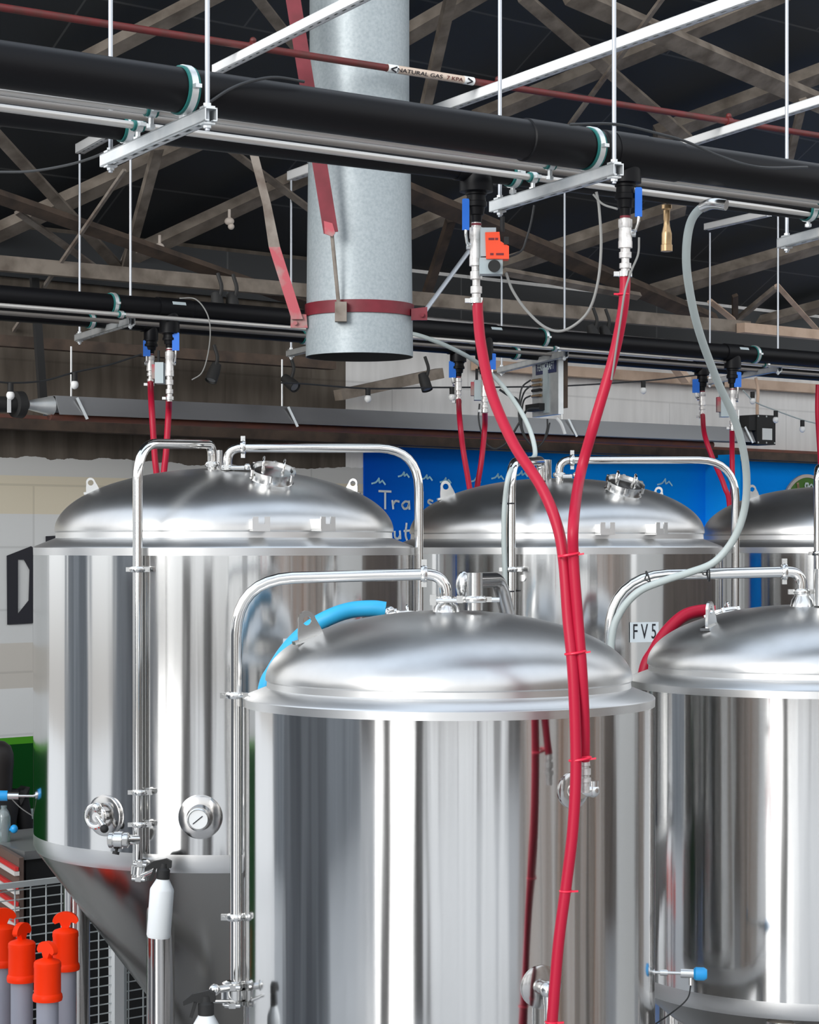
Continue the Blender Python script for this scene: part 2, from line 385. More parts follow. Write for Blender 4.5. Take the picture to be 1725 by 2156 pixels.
struct('wall_added_right', MB().box((4.7, 5.0, 2.3), (.08, 0, 0), (0, 3.0, 0), (0, 0, 2.3)), 'streak')  # unseen partition added so its colour bands streak the steel's reflections
M['greywall'] = mat('grey_side_wall', (.30, .32, .34), .85, 0, noise=((.4, 2.6, .2), (.13, .14, .155), 3, .4, .6))
M['paleboard'] = mat('added_pale_board', (.62, .63, .63), .8)
struct('wall_added_panel', MB().box((4.7, 9.6, 2.0), (.06, 0, 0), (0, .9, 0), (0, 0, 2.0)), 'paleboard')  # unseen pale board added to brighten the front tank's right-hand reflection
struct('wall_added_screen', MB().box((-3.6, 7.5, 1.4), (.06, 0, 0), (0, 1.05, 0), (0, 0, 1.4)), 'greywall')  # unseen grey screen added to darken the front tank's left-hand reflection
struct('wall_added_side', MB().box((9.5, 14, 2.3), (.1, 0, 0), (0, 7.5, 0), (0, 0, 2.3)), 'sidewall')  # unseen wall added to keep the rear tanks' right-hand reflections dark
struct('pillar_added_1', MB().box((-2.95, 3.5, 1.45), (.36, .1, 0), (.0, .06, 0), (0, 0, 1.45)), 'pier')  # unseen slab added to mirror as a dark band in the front tank
struct('pillar_added_2', MB().box((-1.62, 2.0, 1.40), (.40, .1, 0), (.0, .06, 0), (0, 0, 1.40)), 'pier')  # unseen slab added for the dark band mirrored in the right front tank
mb = MB(); mb.box((-11.5, 1.5, 2.4), (.15, 0, 0), (0, 3.5, 0), (0, 0, 2.4)); mb.box((-11.5, 10.4, 2.4), (.15, 0, 0), (0, 2.0, 0), (0, 0, 2.4)); struct('wall_left', mb, 'greywall')

# ------------------------------------------------------------------ painting and lettering on the back wall
def flat_stroke(mb, pxs, w, off=.02, n=4):   # a painted stroke through photograph points, lying on the wall
    pts = spline([WP(x_, y_, off) for x_, y_ in pxs], n) if len(pxs) > 2 else [WP(x_, y_, off) for x_, y_ in pxs]
    for a, c in zip(pts[:-1], pts[1:]):
        d = (c-a).normalized(); s = d.cross(ND).normalized()*w/2; x_ = d*w*.25
        mb.hexa([a-x_-s, c+x_-s, c+x_+s, a-x_+s, a-x_-s+ND*.003, c+x_-s+ND*.003, c+x_+s+ND*.003, a-x_+s+ND*.003])
lt = T('mural_lettering', WP(856, 1071, .016), 'white hand painted word Trails and more text below on blue mural', 'lettering')
for nm, sts in (('letter', [[(798, 1034), (823, 1035)], [(811, 1035), (811, 1071)]]),
                ('letter', [[(826, 1054), (828, 1071)], [(828, 1061), (833, 1055), (840, 1056)]]),
                ('letter', [[(860, 1057), (853, 1056), (847, 1063), (851, 1071), (858, 1069), (861, 1061)], [(861, 1055), (862, 1072)]]),
                ('letter', [[(875, 1053), (876, 1070)], [(875, 1043), (875, 1045)]]),
                ('letter', [[(890, 1036), (890, 1069)]]),
                ('letter', [[(911, 1055), (904, 1053), (902, 1058), (910, 1064), (909, 1071), (901, 1071)]]),
                ('letter', [[(818, 1118), (811, 1118), (808, 1127), (814, 1134), (820, 1127), (818, 1118)]]),
                ('letter', [[(831, 1119), (832, 1131), (838, 1134), (842, 1128)], [(842, 1118), (843, 1134)]]),
                ('letter', [[(856, 1102), (854, 1125), (857, 1138)], [(851, 1118), (864, 1117)]])):
    mb = MB()
    for s_ in sts: flat_stroke(mb, s_, .0165)
    mb.build(nm, 'chalk', lt)
for i, (x_, y_, k) in enumerate(((797, 1014, 1.), (850, 1000, .8), (898, 1006, .85), (938, 1012, .8), (1002, 1011, .7), (1048, 1004, .9), (1098, 998, .9), (1400, 1016, 1.1), (1290, 1010, .8))):
    mb = MB(); flat_stroke(mb, [(x_-14*k, y_+4*k), (x_-5*k, y_+1*k), (x_+1*k, y_-7*k)], .013, n=3)
    flat_stroke(mb, [(x_+1*k, y_-7*k), (x_+2*k, y_+2*k), (x_+8*k, y_-2*k)], .013, n=3); flat_stroke(mb, [(x_+8*k, y_-2*k), (x_+14*k, y_+6*k)], .013)
    where = ['above the first letter of Trails', 'half behind the bent tank pipe', 'above the last letters of Trails', 'left of the paired red hoses', 'between the two thin red hoses', 'left of the pipe bend on the middle rear tank', 'right beside the pipe bend over the middle rear tank', 'by the blue pillar', 'behind the open hatch of the middle rear tank'][i]
    tag(mb.build('painted_wave', 'wave'), 'small pale blue painted wave mark '+where, 'wave mark', 'wave marks on the blue mural')
# round green badge in the mural, mostly behind the far tank
bc = WP(1698, 1085, .02); k = bc.y/F
bd = T('round_badge', bc, 'round green painted badge with beige rim behind the far right tank', 'badge')
MB().cyl(bc-ND*.002, bc+ND*.012, 69*k*1.15, n=64).build('badge_face', 'muralgreen', bd)
MB().lathe([(69*k*1.15, -.002), (69*k*1.15, .02), (75*k*1.15, .02), (75*k*1.15, -.002)], bc, ND, 64).build('badge_rim', 'badgerim', bd)
mb = MB(); flat_stroke(mb, [(1680, 1018), (1681, 1030), (1676, 1040), (1681, 1062)], .03, .035); mb.build('badge_figure', 'badgetan', bd)
mb = MB(); flat_stroke(mb, [(1697, 1018), (1702, 1019), (1700, 1029), (1696, 1024), (1697, 1018)], .018, .038); flat_stroke(mb, [(1704, 1025), (1709, 1020), (1712, 1026)], .015, .038); flat_stroke(mb, [(1715, 1018), (1719, 1026)], .015, .038); mb.build('badge_lettering', 'chalk', bd)
# large block letters on the left
def wall_poly(name, rings, label, m='ink'):
    o = T(name, WP(rings[0][0][0], rings[0][0][1], .002), label, 'lettering', 'black block letters on the left wall')
    for r in rings:
        MB().prism([WP(x_, y_, .004) for x_, y_ in r], ND*.006).build('letter_stroke', m, o)
wall_poly('block_letter', [[(14, 1170), (37, 1178), (37, 1293), (15, 1315)], [(14, 1170), (65, 1150), (84, 1166), (63, 1178), (37, 1178)], [(84, 1166), (84, 1297), (60, 1264), (62, 1200), (50, 1178), (63, 1178)], [(15, 1315), (37, 1293), (60, 1264), (84, 1297), (68, 1312)]], 'large black block letter D painted on the wall left of the big tank')
wall_poly('block_letter', [[(96, 1129), (150, 1126), (150, 1142), (96, 1142)]], 'top edge of a black block letter just above the left rear tank rim')

# ------------------------------------------------------------------ roof timbers
def timbers(label, rows, mkey='timber', group='roof trusses under the dark roof'):
    a0 = RP(rows[0][1], rows[0][2], .3)
    o = T('roof_truss', a0, label, 'roof truss', group)
    for r in rows:
        nm, x0, y0, x1, y1, wpx, off = r[:7]; mk = r[7] if len(r) > 7 else mkey
        a, c = RP(x0, y0, off), RP(x1, y1, off); d = (a.y+c.y)/2
        MB().bar(a, c, wpx*d/F*.9, max(.02, wpx*d/F*.55), RN).build(nm, mk, o)
    return o
timbers('grey timber truss at far left with a long pale brace falling to the right', [('rafter', -60, 515, 420, 295, 44, .12), ('brace', -14, 276, 258, 572, 24, .34), ('tie_rod', 263, 358, -10, 752, 8, .60, 'steelbr'), ('brace', 36, 446, 205, 566, 14, .47, 'steelbr')])
timbers('timber truss left of the duct with a steep post under the near hanger channel', [('rafter', 150, 598, 700, 342, 42, .12), ('post', 333, 310, 263, 570, 24, .36), ('brace', -20, 408, 690, 655, 28, .50, 'timberd'), ('brace', 480, 312, 660, 446, 15, .28)])
timbers('short timber truss at the upper left corner behind the thick black pipe', [('rafter', 120, 160, 470, -22, 42, .12), ('brace', 538, -10, 624, 100, 24, .40)])
timbers('timber truss just right of the duct top with a post behind the gas label', [('rafter', 800, 106, 1030, -28, 46, .12), ('post', 950, -10, 893, 240, 26, .36)])
timbers('timber truss under the long bright channel with crossing braces', [('rafter', 1000, 252, 1660, -20, 44, .12), ('brace', 1100, -8, 1450, 294, 27, .36), ('tie_rod', 1400, -10, 1195, 270, 12, .52, 'steelbr')])
timbers('timber truss at the upper right with a heavy double beam', [('rafter', 1380, 285, 1770, 138, 46, .12), ('brace', 1200, -12, 1770, 236, 42, .38), ('post', 1692, 210, 1660, 345, 18, .5)])
timbers('timber truss between the two front hose valves', [('rafter', 860, 486, 1010, 420, 44, .12), ('rafter', 1055, 562, 1440, 435, 42, .20), ('brace', 846, 398, 1500, 675, 36, .42, 'timberd'), ('brace', 1060, 572, 1345, 624, 18, .55), ('post', 950, 462, 900, 615, 22, .3, 'timberd')])
timbers('low timber truss at the right over the rear pipe', [('rafter', 1370, 618, 1770, 502, 42, .14), ('rafter', 1490, 708, 1770, 634, 32, .10), ('brace', 1549, 676, 1634, 606, 16, .3), ('brace', 1636, 600, 1722, 696, 11, .4, 'timberl'), ('brace', 1495, 634, 1545, 674, 12, .35, 'timberl'), ('post', 1548, 622, 1548, 672, 13, .30, 'timberd')])
def purlin(x0, y0, x1, y1, wpx, off, mk, label):
    a, c = RP(x0, y0, off), RP(x1, y1, off); d = (a.y+c.y)/2
    tag(MB().bar(a, c, wpx*d/F*.7, wpx*d/F, UP).build('roof_beam', mk), label, 'beam', 'long roof beams')['kind'] = 'thing'
purlin(-30, 552, 660, 614, 30, .62, 'timber', 'long dusty grey timber beam crossing the left of the duct above the rear pipe')
purlin(860, 628, 1575, 690, 27, .62, 'timber', 'long brown timber beam right of the duct above the rear pipe')
def wall_beam(x0, y0, x1, y1, wpx, off, mk, label):
    a, c = WP(x0, y0, off), WP(x1, y1, off); d = (a.y+c.y)/2
    tag(MB().bar(a, c, .09, wpx*d/F, UP).build('roof_beam', mk), label, 'beam', 'long roof beams')['kind'] = 'thing'
wall_beam(-20, 716, 700, 768, 22, .30, 'timberd', 'dark red brown timber beam low across the left wall below the rear pipe')
wall_beam(1000, 768, 1760, 822, 20, .06, 'timberl', 'pale peach timber rail on the white concrete wall at right')
wall_beam(1560, 690, 1760, 709, 20, .8, 'timberl', 'pale peach timber beam at the far right above the rear pipe')
wall_beam(712, 832, 926, 786, 22, .25, 'timber', 'slanting brown timber plank on the white wall behind the rear hoses')
wall_beam(1398, 740, 1446, 802, 13, .3, 'timberl', 'short pale timber brace leaning on the white wall under the rear pipe')
a, c = WP(72, 585, .42), WP(90, 842, .42)
tag(MB().bar(a, c, .055, .03, ND).build('steel_strut', 'blackmat'), 'thin dark steel strut hanging beside the heater fan at left', 'strut')

# ------------------------------------------------------------------ fermenter tanks
class Tank: pass
def dome_z(r): return .072+.34*math.sqrt(max(0, 1-(r/.884)**2))
def make_tank(px, d, R, ztip, bottom, label, legs, cone_h, cone_r=.1, leg_r=.075, leg_at=.90):
    k = Tank(); k.c = P(px, HY, d); k.c.z = 0; k.R = R; k.z = ztip; k.d = d; k.px = px; k.b = ztip-bottom
    o = T('fermenter_tank', k.c, label, 'tank', 'stainless fermenter tanks'); k.o = o
    z, c = ztip, k.c
    MB().lathe([(R, k.b+.06*R), (R, z-.046*R)], c, n=160).build('shell', 'shell', o)
    MB().lathe([(R, z-.046*R), (R*1.001, z-.008*R), (R*.994, z), (.886*R, z+.042*R), (.884*R, z+.072*R)], c, n=160).build('shoulder', 'band', o)
    prof = [(.884*R, z+.070*R)]+[(.892*R*math.cos(a), z+(.078+.334*math.sin(a))*R) for a in [math.pi/2*i/36 for i in range(37)]]
    MB().lathe(prof, c, n=160).build('dome', 'dome', o)
    MB().lathe([(R*.985, k.b-.03*R), (R*1.0, k.b), (R, k.b+.06*R)], c, n=160).build('lower_band', 'band', o)
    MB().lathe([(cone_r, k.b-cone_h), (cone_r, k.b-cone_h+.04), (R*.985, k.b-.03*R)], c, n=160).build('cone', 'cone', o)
    MB().lathe([(cone_r*.5, k.b-cone_h-.16), (cone_r*.62, k.b-cone_h-.12), (cone_r*.62, k.b-cone_h+.02)], c, n=24).build('drain_valve', 'fitting', o)
    for a in legs:
        e = V((math.cos(a), math.sin(a), 0))*R*leg_at
        lg = MB().cyl(c+e, c+e+UP*(k.b-.02-max(0, .93-leg_at)*cone_h), leg_r, n=32).build('leg', 'leg', o)
        MB().cyl(c+e, c+e+UP*.03, leg_r*1.6, n=32).build('foot_plate', 'fitting', lg)
    return k
def SP(k, px, py, out=0.):               # point on the tank's shell (out metres off it) and its outward normal
    r = ray(px, py); e = V((0, 0, EYE)); q = e-k.c; a = r.x**2+r.y**2; h = q.x*r.x+q.y*r.y; g = q.x**2+q.y**2-(k.R+out)**2
    disc = h*h-a*g
    p = e+r*((-h-math.sqrt(max(0, disc)))/a); n = V((p.x-k.c.x, p.y-k.c.y, 0)).normalized(); return p, n
def DP(k, px, fy):                       # point on the dome: image column px, fy = depth offset from the axis in radii (negative = nearer)
    x = (px-k.px)*k.d/F; y = fy*k.R; r = math.hypot(x, y)/k.R
    p = k.c+V((x, y, k.z+dome_z(r)*k.R)); s = .34*(r/.884**2)/max(.1, math.sqrt(max(.01, 1-(r/.884)**2)))
    n = V((x/k.R/max(r, .01)*s, y/k.R/max(r, .01)*s, 1)).normalized(); return p, n
def pipe(k, name, pts, rads, r, clamps=(), mk='polish', tail=None):
    path = fillet(pts, rads); o = MB().tube(path, r, 18).build(name, mk, k.o)
    for p, ax, nut in clamps:
        mb = MB(); clampring(mb, p, ax, r, nut); mb.build('pipe_clamp', 'fitting', o)
    return o
def lug(k, p, n, face, w=.10, h=.10, hole=.017):
    f = V(face).normalized(); s = UP.cross(f).normalized(); u = (n*.55+UP*.45); u = (u-f*u.dot(f)).normalized(); s = u.cross(f).normalized()
    N_ = 24; out, inn = [], []
    cc = p+u*h*.62
    for i in range(N_):
        a = 2*math.pi*i/N_; x_, y_ = math.cos(a), math.sin(a)
        if y_ >= -.05: q = cc+s*x_*w*.30+u*y_*w*.34
        else:
            tt = -y_; q = cc+s*(x_*w*.30*(1+.75*tt)+(.18*w*tt*(1 if x_ > 0 else -1)))-u*(h*.72*min(1, tt*1.6))
        out.append(q); inn.append(cc+s*x_*hole+u*y_*hole)
    t_ = f*.006; vs = [q+t_ for q in out]+[q+t_ for q in inn]+[q-t_ for q in out]+[q-t_ for q in inn]; fs = []
    for i in range(N_):
        j = (i+1) % N_
        fs += [[i, j, N_+j, N_+i], [2*N_+j, 2*N_+i, 3*N_+i, 3*N_+j], [i, 2*N_+i, 2*N_+j, j], [N_+i, N_+j, 3*N_+j, 3*N_+i]]
    mb = MB().add(vs, fs); mb.box(p+u*.002, s*w*.62, f*.022, u*.006)
    return mb.build('lifting_lug', 'fitting', k.o)
def manway(k, px, fy, r, hdl=True):
    p, n = DP(k, px, fy); n = (n+V((0, -.10, .0))).normalized(); x = V((1, 0, 0)); x = (x-n*x.dot(n)).normalized(); y = n.cross(x)
    o = MB().lathe([(r*1.25, -.02), (r*1.06, .0), (r*1.0, .012), (r*1.0, .045), (r*1.10, .048), (r*1.10, .060), (r*.97, .062), (r*.95, .050), (r*.5, .058), (0, .061)], p, n, 56).build('manway', 'fitting', k.o)
    for s_ in (-.5, .5):
        s = x*r*s_
        q = [p+n*.052+s-y*r*.42, p+n*.105+s-y*r*.40, p+n*.105+s+y*r*.40, p+n*.052+s+y*r*.42]
        MB().tube(fillet(q, .022, 5), .0055, 10).build('handle', 'polish', o)
    for i in range(6):
        a = i*math.pi/3+.5; e = x*math.cos(a)+y*math.sin(a)
        MB().cyl(p+n*.030+e*r*1.09, p+n*.062+e*r*1.09, .009, n=10).build('latch', 'fitting', o)
    return o
def hook(k, px, py):                     # U-notched ladder bracket standing off the dome's knuckle
    p, n = SP(k, px, py); p = p-n*.075; s = UP.cross(n).normalized(); w, h = .040, .034
    mb = MB()
    mb.box(p+n*.05-s*w*.68, s*w*.32, n*.004, UP*h); mb.box(p+n*.05+s*w*.68, s*w*.32, n*.004, UP*h)
    mb.box(p+n*.05-UP*h*.5, s*w*.40, n*.0035, UP*h*.5); mb.box(p-UP*h*.85, s*w, n*.055, UP*.004)
    mb.box(p-s*w, s*.003, n*.055, UP*h*.7)
    return mb.build('ladder_bracket', 'band', k.o)
def nameplate(k, px, py, wpx, hpx, txt, sz, sx):
    p, n = SP(k, px, py, .004); s = UP.cross(n).normalized(); m_ = p.y/F
    ww = wpx*m_/max(.3, abs(s.x)); o = MB().box(p, s*ww/2, n*.002, UP*hpx*m_/2).build('name_plate', 'plate', k.o)
    text(txt, 'plate_lettering', 'ink', o, p+n*.003, s, UP, sz, sx)
def valve_body(k, p, ax, r, lever=None):  # butterfly valve with two clamps
    x, y, d = frame(ax)
    o = MB().lathe([(r, -.05), (r*1.5, -.045), (r*1.5, -.02), (r*1.9, -.018), (r*1.9, .018), (r*1.5, .02), (r*1.5, .045), (r, .05)], p, ax, 28).build('butterfly_valve', 'fitting', k.o)
    for s_ in (-1, 1):
        mb = MB(); mb.lathe([(r*1.3, -.010), (r*1.7, -.008), (r*1.7, .008), (r*1.3, .010)], p+d*.034*s_, d, 24)
        mb.box(p+d*.034*s_+x*r*1.8, x*.02, y*.013, d*.010); mb.box(p+d*.034*s_-x*r*1.7, x*.014, y*.012, d*.010)
        mb.cyl(p+d*.034*s_+x*r*2.2-y*.03, p+d*.034*s_+x*r*2.2+y*.03, .008, n=10)
        mb.build('valve_clamp', 'fitting', o)
    if lever is not None:
        lv = V(lever); MB().tube([p, p+lv*.5, p+lv], .007, 8).cyl(p+lv, p+lv*1.25, .016, n=14).build('lever', 'blackmat', o)
    return o

PI = math.pi
A = make_tank(474, 10.74, .95, EYE-.002, 1.55*.95, 'large steel tank at left with round thermometer dial and cone bottom', (-1.905, 3.19, .35, 1.7), 1.20, .10, .066, .78)
B = make_tank(1172, 12.32, .95, EYE-.002, 1.55*.95, 'middle rear steel tank carrying the FV5 name plate', (-1.9, -.6, .9, 2.4), 1.20)
C = make_tank(1754, 14.03, .95, EYE-.002, 1.55*.95, 'rear steel tank farthest right, cut by the picture edge', (-1.9, -.6, .9, 2.4), 1.20)
D = make_tank(945, 8.33, .80, EYE-.581, 1.66*.80, 'front steel tank with two red hoses running down its face', (-1.9, -.6, .9, 2.4), .62)
E = make_tank(1701, 9.55, .80, EYE-.592, 1.67*.80, 'front steel tank at right edge with a red hose behind its dome', (-1.9, -.6, .9, 2.4), .62)

# --- left rear tank
pipe(A, 'vent_pipe', [P(447, 1002, 10.5), P(447, 935, 10.5), P(290, 934, 9.80), P(290, 1840, 9.80)], [.06, .17], .0235,
     [(P(447, 978, 10.5), UP, None), (P(290, 1199, 9.80), UP, (1, 0, 0)), (P(294, 1668, 9.80), UP, (1, 0, 0)), (P(294, 1736, 9.80), UP, (1, 0, 0))])
pipe(A, 'cleaning_pipe', [P(479, 1002, 10.45), P(479, 943, 10.45), P(882, 944, 10.60), P(883, 1690, 10.60)], [.075, .20], .0225,
     [(P(479, 985, 10.45), UP, None), (P(512, 942, 10.46), (1, 0, 0), UP)])
MB().cyl(P(462, 995, 10.6), P(462, 948, 10.6), .016, n=16).build('relief_stub', 'fitting', A.o)
mb = MB(); mb.cyl(P(485, 985, 10.42), P(515, 985, 10.42), .012, n=12); mb.ball(P(521, 983, 10.42), .018); mb.build('port_fitting', 'fitting', A.o)
manway(A, 585, -.50, .10)
hook(A, 553, 1103); hook(A, 697, 1103)
p, n = DP(A, 203, -.12); lug(A, p, n, (0.15, -1, 0), .075, .075, .014)
p, n = DP(A, 738, .16); lug(A, p, n, (-.2, -1, 0), .075, .075, .014)
p, n = SP(A, 422, 1720)
o = MB().lathe([(.105, -.02), (.100, .012), (.092, .016), (.06, .022), (.05, .05), (0, .05)], p, n, 48).build('gauge_flange', 'leg', A.o)
p2, _ = SP(A, 418, 1725, .055)
g = MB().lathe([(.050, -.02), (.052, .014), (.046, .018), (.044, .010), (0, .010)], p2, n, 40).build('thermometer', 'fitting', A.o)
MB().lathe([(.0435, .0), (.0435, .012), (0, .012)], p2, n, 40).build('dial', 'white', g)
s = UP.cross(n).normalized(); MB().bar(p2+n*.014-s*.024-UP*.020, p2+n*.014+s*.020+UP*.016, .004, .002, n).build('needle', 'ink', g)
p, n = SP(A, 222, 1717); s = UP.cross(n).normalized()
o = MB().lathe([(.100, -.02), (.095, .012), (.085, .016), (.03, .012), (0, .012)], p, n, 48).build('sample_port', 'leg', A.o)
mb = MB(); mb.torus(p+n*.05-s*.02, n, .05, .012); mb.cyl(p, p+n*.07, .022, n=16); mb.ball(p+n*.07+UP*.045+s*.005, .024); mb.cyl(p+n*.06, p+n*.06+s*.055-UP*.06, .014, n=12)
mb.build('sample_cock', 'polish', o); MB().ball(p+n*.07+s*.05-UP*.05, .020).build('knob', 'blackmat', o)
q = P(290, 1768, 9.78)
pipe(A, 'side_pipe', [q, P(262, 1768, 9.74)], .01, .022, [])
valve_body(A, P(250, 1769, 9.72), V((1, -.05, 0)), .021, V((-.01, -.01, -.05)))
valve_body(A, P(296, 1832, 9.80), V((.1, 0, 1)), .024)
mb = MB(); mb.cyl(P(300, 1845, 9.76), P(330, 1830, 9.70), .012, n=12); mb.build('valve_tail', 'fitting', A.o)
# probe on the far left
p, n = P(82, 1676, 10.70), V((-1, -.1, .02)).normalized()
o = MB().cyl(p, p+n*.12, .007, n=12).cyl(p+n*.10, p+n*.155, .018, n=16).build('temperature_probe', 'fitting', A.o)
MB().cyl(p+n*.155, p+n*.24, .026, n=20).build('probe_head', 'skyblue', o)
MB().tube(spline([p+n*.14-UP*.01, p+n*.09-UP*.06, p+n*.03-UP*.10, p-n*.01-UP*.12]), .003, 6).build('wire', 'wire', o)
nameplate(A, 621, 1364, 48, 40, 'F V', .085, .72)

# --- middle rear tank
pipe(B, 'vent_pipe', [P(1140, 1012, 12.0), P(1140, 970, 12.0), P(1076, 973, 11.32), P(1075, 1700, 11.32)], [.06, .14], .0265,
     [(P(1075, 1199, 11.32), UP, (1, -.2, 0))])
pipe(B, 'cleaning_pipe', [P(1178, 1015, 12.0), P(1178, 969, 12.0), P(1550, 968, 12.15), P(1546, 1700, 12.15)], [.085, .22], .0225,
     [(P(1178, 1000, 12.0), UP, None), (P(1205, 969, 12.0), (1, 0, 0), UP)])
MB().cyl(P(1148, 1012, 12.1), P(1148, 968, 12.1), .037, n=24).build('relief_body', 'fitting', B.o)
mb = MB()
for y_ in (1060, 1245): mb.torus(P(1069, y_, 11.32), UP, .037, .004)
mb.build('tape_band', 'ink', B.o)
mb = MB(); mb.cyl(P(1185, 1003, 11.96), P(1205, 1003, 11.96), .013, n=12); mb.ball(P(1212, 1000, 11.96), .016); mb.build('port_fitting', 'fitting', B.o)
manway(B, 1295, -.50, .10)
hook(B, 1283, 1113); hook(B, 1400, 1113)
p, n = DP(B, 943, -.12); lug(B, p, n, (0.15, -1, 0), .10, .10, .017)
p, n = DP(B, 1392, .18); lug(B, p, n, (-.2, -1, 0), .08, .06, .013)
nameplate(B, 1357, 1331, 63, 42, 'F V 5', .115, .62)
p, n = SP(B, 1101, 1217); MB().cyl(p-n*.01, p+n*.02, .018, n=14).build('blind_plug', 'fitting', B.o)

# --- far right rear tank
pipe(C, 'vent_pipe', [P(1760, 1012, 13.7), P(1760, 985, 13.7), P(1722, 985, 12.98), P(1722, 1700, 12.98)], [.05, .08], .0235, [(P(1722, 1165, 12.98), UP, (1, 0, 0))])
p, n = DP(C, 1582, -.1); lug(C, p, n, (.15, -1, 0), .09, .09, .015)
hook(C, 1850, 1113)

# --- front tank
o = pipe(D, 'cleaning_pipe', [P(940, 1300, 8.25), P(940, 1208, 8.25), P(497, 1219, 8.20), P(497, 2090, 8.20)], [.085, .215], .0225,
     [(P(940, 1262, 8.25), UP, (-1, 0, 0)), (P(893, 1208, 8.25), (1, 0, 0), UP), (P(494, 1464, 8.20), UP, (-1, 0, 0)), (P(496, 1931, 8.20), UP, (-1, 0, 0))])
MB().lathe([(.055, -.02), (.048, .01), (.036, .025), (.034, .045)], P(940, 1283, 8.25), UP, 28).build('port_ferrule', 'fitting', D.o)
o = MB().cyl(P(1000, 1285, 8.2), P(1000, 1206, 8.2), .030, n=28).build('relief_body', 'fitting', D.o)
mb = MB(); clampring(mb, P(1000, 1262, 8.2), UP, .030, (-1, 0, 0)); mb.build('pipe_clamp', 'fitting', o)
MB().tube(fillet([P(1000, 1222, 8.22), P(1052, 1220, 8.5), P(1078, 1330, 8.62)], .07), .030, 18).build('relief_pipe', 'leg', D.o)
MB().ball(P(976, 1232, 8.3), .055, (.55, .55, 1.0)).build('relief_cap', 'fitting', D.o)
mb = MB(); mb.cyl(P(905, 1265, 8.2), P(985, 1265, 8.2), .008, n=10); mb.box(P(912, 1263, 8.2), (.012, 0, 0), (0, .012, 0), (0, 0, .02)); mb.box(P(968, 1262, 8.2), (.012, 0, 0), (0, .012, 0), (0, 0, .014)); mb.cyl(P(1022, 1263, 8.2), P(1052, 1263, 8.2), .009, n=10); mb.build('clamp_bolt', 'fitting', D.o)
p, n = DP(D, 660, -.22); lug(D, p, n, (.35, -1, 0), .115, .115, .0175)
manway(D, 842, .66, .085)
p, n = SP(D, 1207, 1664); s = UP.cross(n).normalized()
o = MB().lathe([(.066, -.02), (.066, .006), (.055, .012), (.03, .016), (0, .016)], p, n, 40).build('jacket_port', 'leg', D.o)
mb = MB(); mb.cyl(p, p+n*.05, .026, n=20); mb.cyl(p+n*.02-s*.02, p+n*.045+s*.055, .022, n=18); mb.ball(p+n*.045+s*.055, .025); mb.cyl(p+n*.045+s*.055, p+n*.045+s*.055+UP*.035, .020, n=18); mb.build('elbow', 'fitting', o)
p, n = SP(D, 1140, 2078); s = UP.cross(n).normalized()
o = MB().lathe([(.078, -.02), (.078, .006), (.065, .012), (.03, .016), (0, .016)], p, n, 40).build('jacket_port', 'leg', D.o)
mb = MB(); mb.cyl(p, p+n*.05, .028, n=20); mb.ball(p+n*.055, .031); mb.cyl(p+n*.055, p+n*.055-UP*.05+s*.003, .022, n=18); mb.cyl(p+n*.055-UP*.05, p+n*.055-UP*.20, .016, n=16); mb.build('elbow', 'fitting', o)
p, n = P(1374, 2047, 8.36), V((1, -.12, -.01)).normalized()
o = MB().cyl(p, p+n*.14, .006, n=12).cyl(p+n*.03, p+n*.06, .012, n=16).cyl(p+n*.11, p+n*.165, .018, n=16).cyl(p+n*.15-UP*.01, p+n*.15-UP*.045, .009, n=10).build('temperature_probe', 'fitting', D.o)
MB().lathe([(.020, 0), (.026, .008), (.026, .04), (.018, .052), (0, .052)], p+n*.16, n, 20).build('probe_head', 'skyblue', o)
MB().tube(spline([p+n*.15-UP*.04, p+n*.135-UP*.10, p+n*.07-UP*.16, p-n*.0-UP*.21]), .003, 6).build('wire', 'cable', o)
valve_body(D, P(492, 2092, 8.20), V((0, 0, 1)), .026)
mb = MB(); mb.cyl(P(485, 2080, 8.15), P(447, 2085, 8.10), .014, n=14); mb.cyl(P(490, 2108, 8.15), P(440, 2108, 8.08), .007, n=10); mb.ball(P(452, 2084, 8.1), .022); mb.build('valve_tail', 'fitting', D.o)

# --- front tank at right
pipe(E, 'cleaning_pipe', [P(1688, 1262, 9.45), P(1688, 1203, 9.45), P(1284, 1213, 9.40), P(1284, 1700, 9.40)], [.09, .255], .0245,
     [(P(1688, 1246, 9.45), UP, (-1, 0, 0)), (P(1652, 1204, 9.45), (1, 0, 0), UP)])
MB().lathe([(.055, -.02), (.048, .01), (.036, .025), (.034, .045)], P(1690, 1268, 9.45), UP, 28).build('port_ferrule', 'fitting', E.o)
MB().cyl(P(1728, 1275, 9.4), P(1728, 1198, 9.4), .030, n=28).build('relief_body', 'fitting', E.o)
p, n = DP(E, 1482, -.30); lug(E, p, n, (.95, -.55, 0), .12, .115, .0175)
manway(E, 1560, .62, .085)

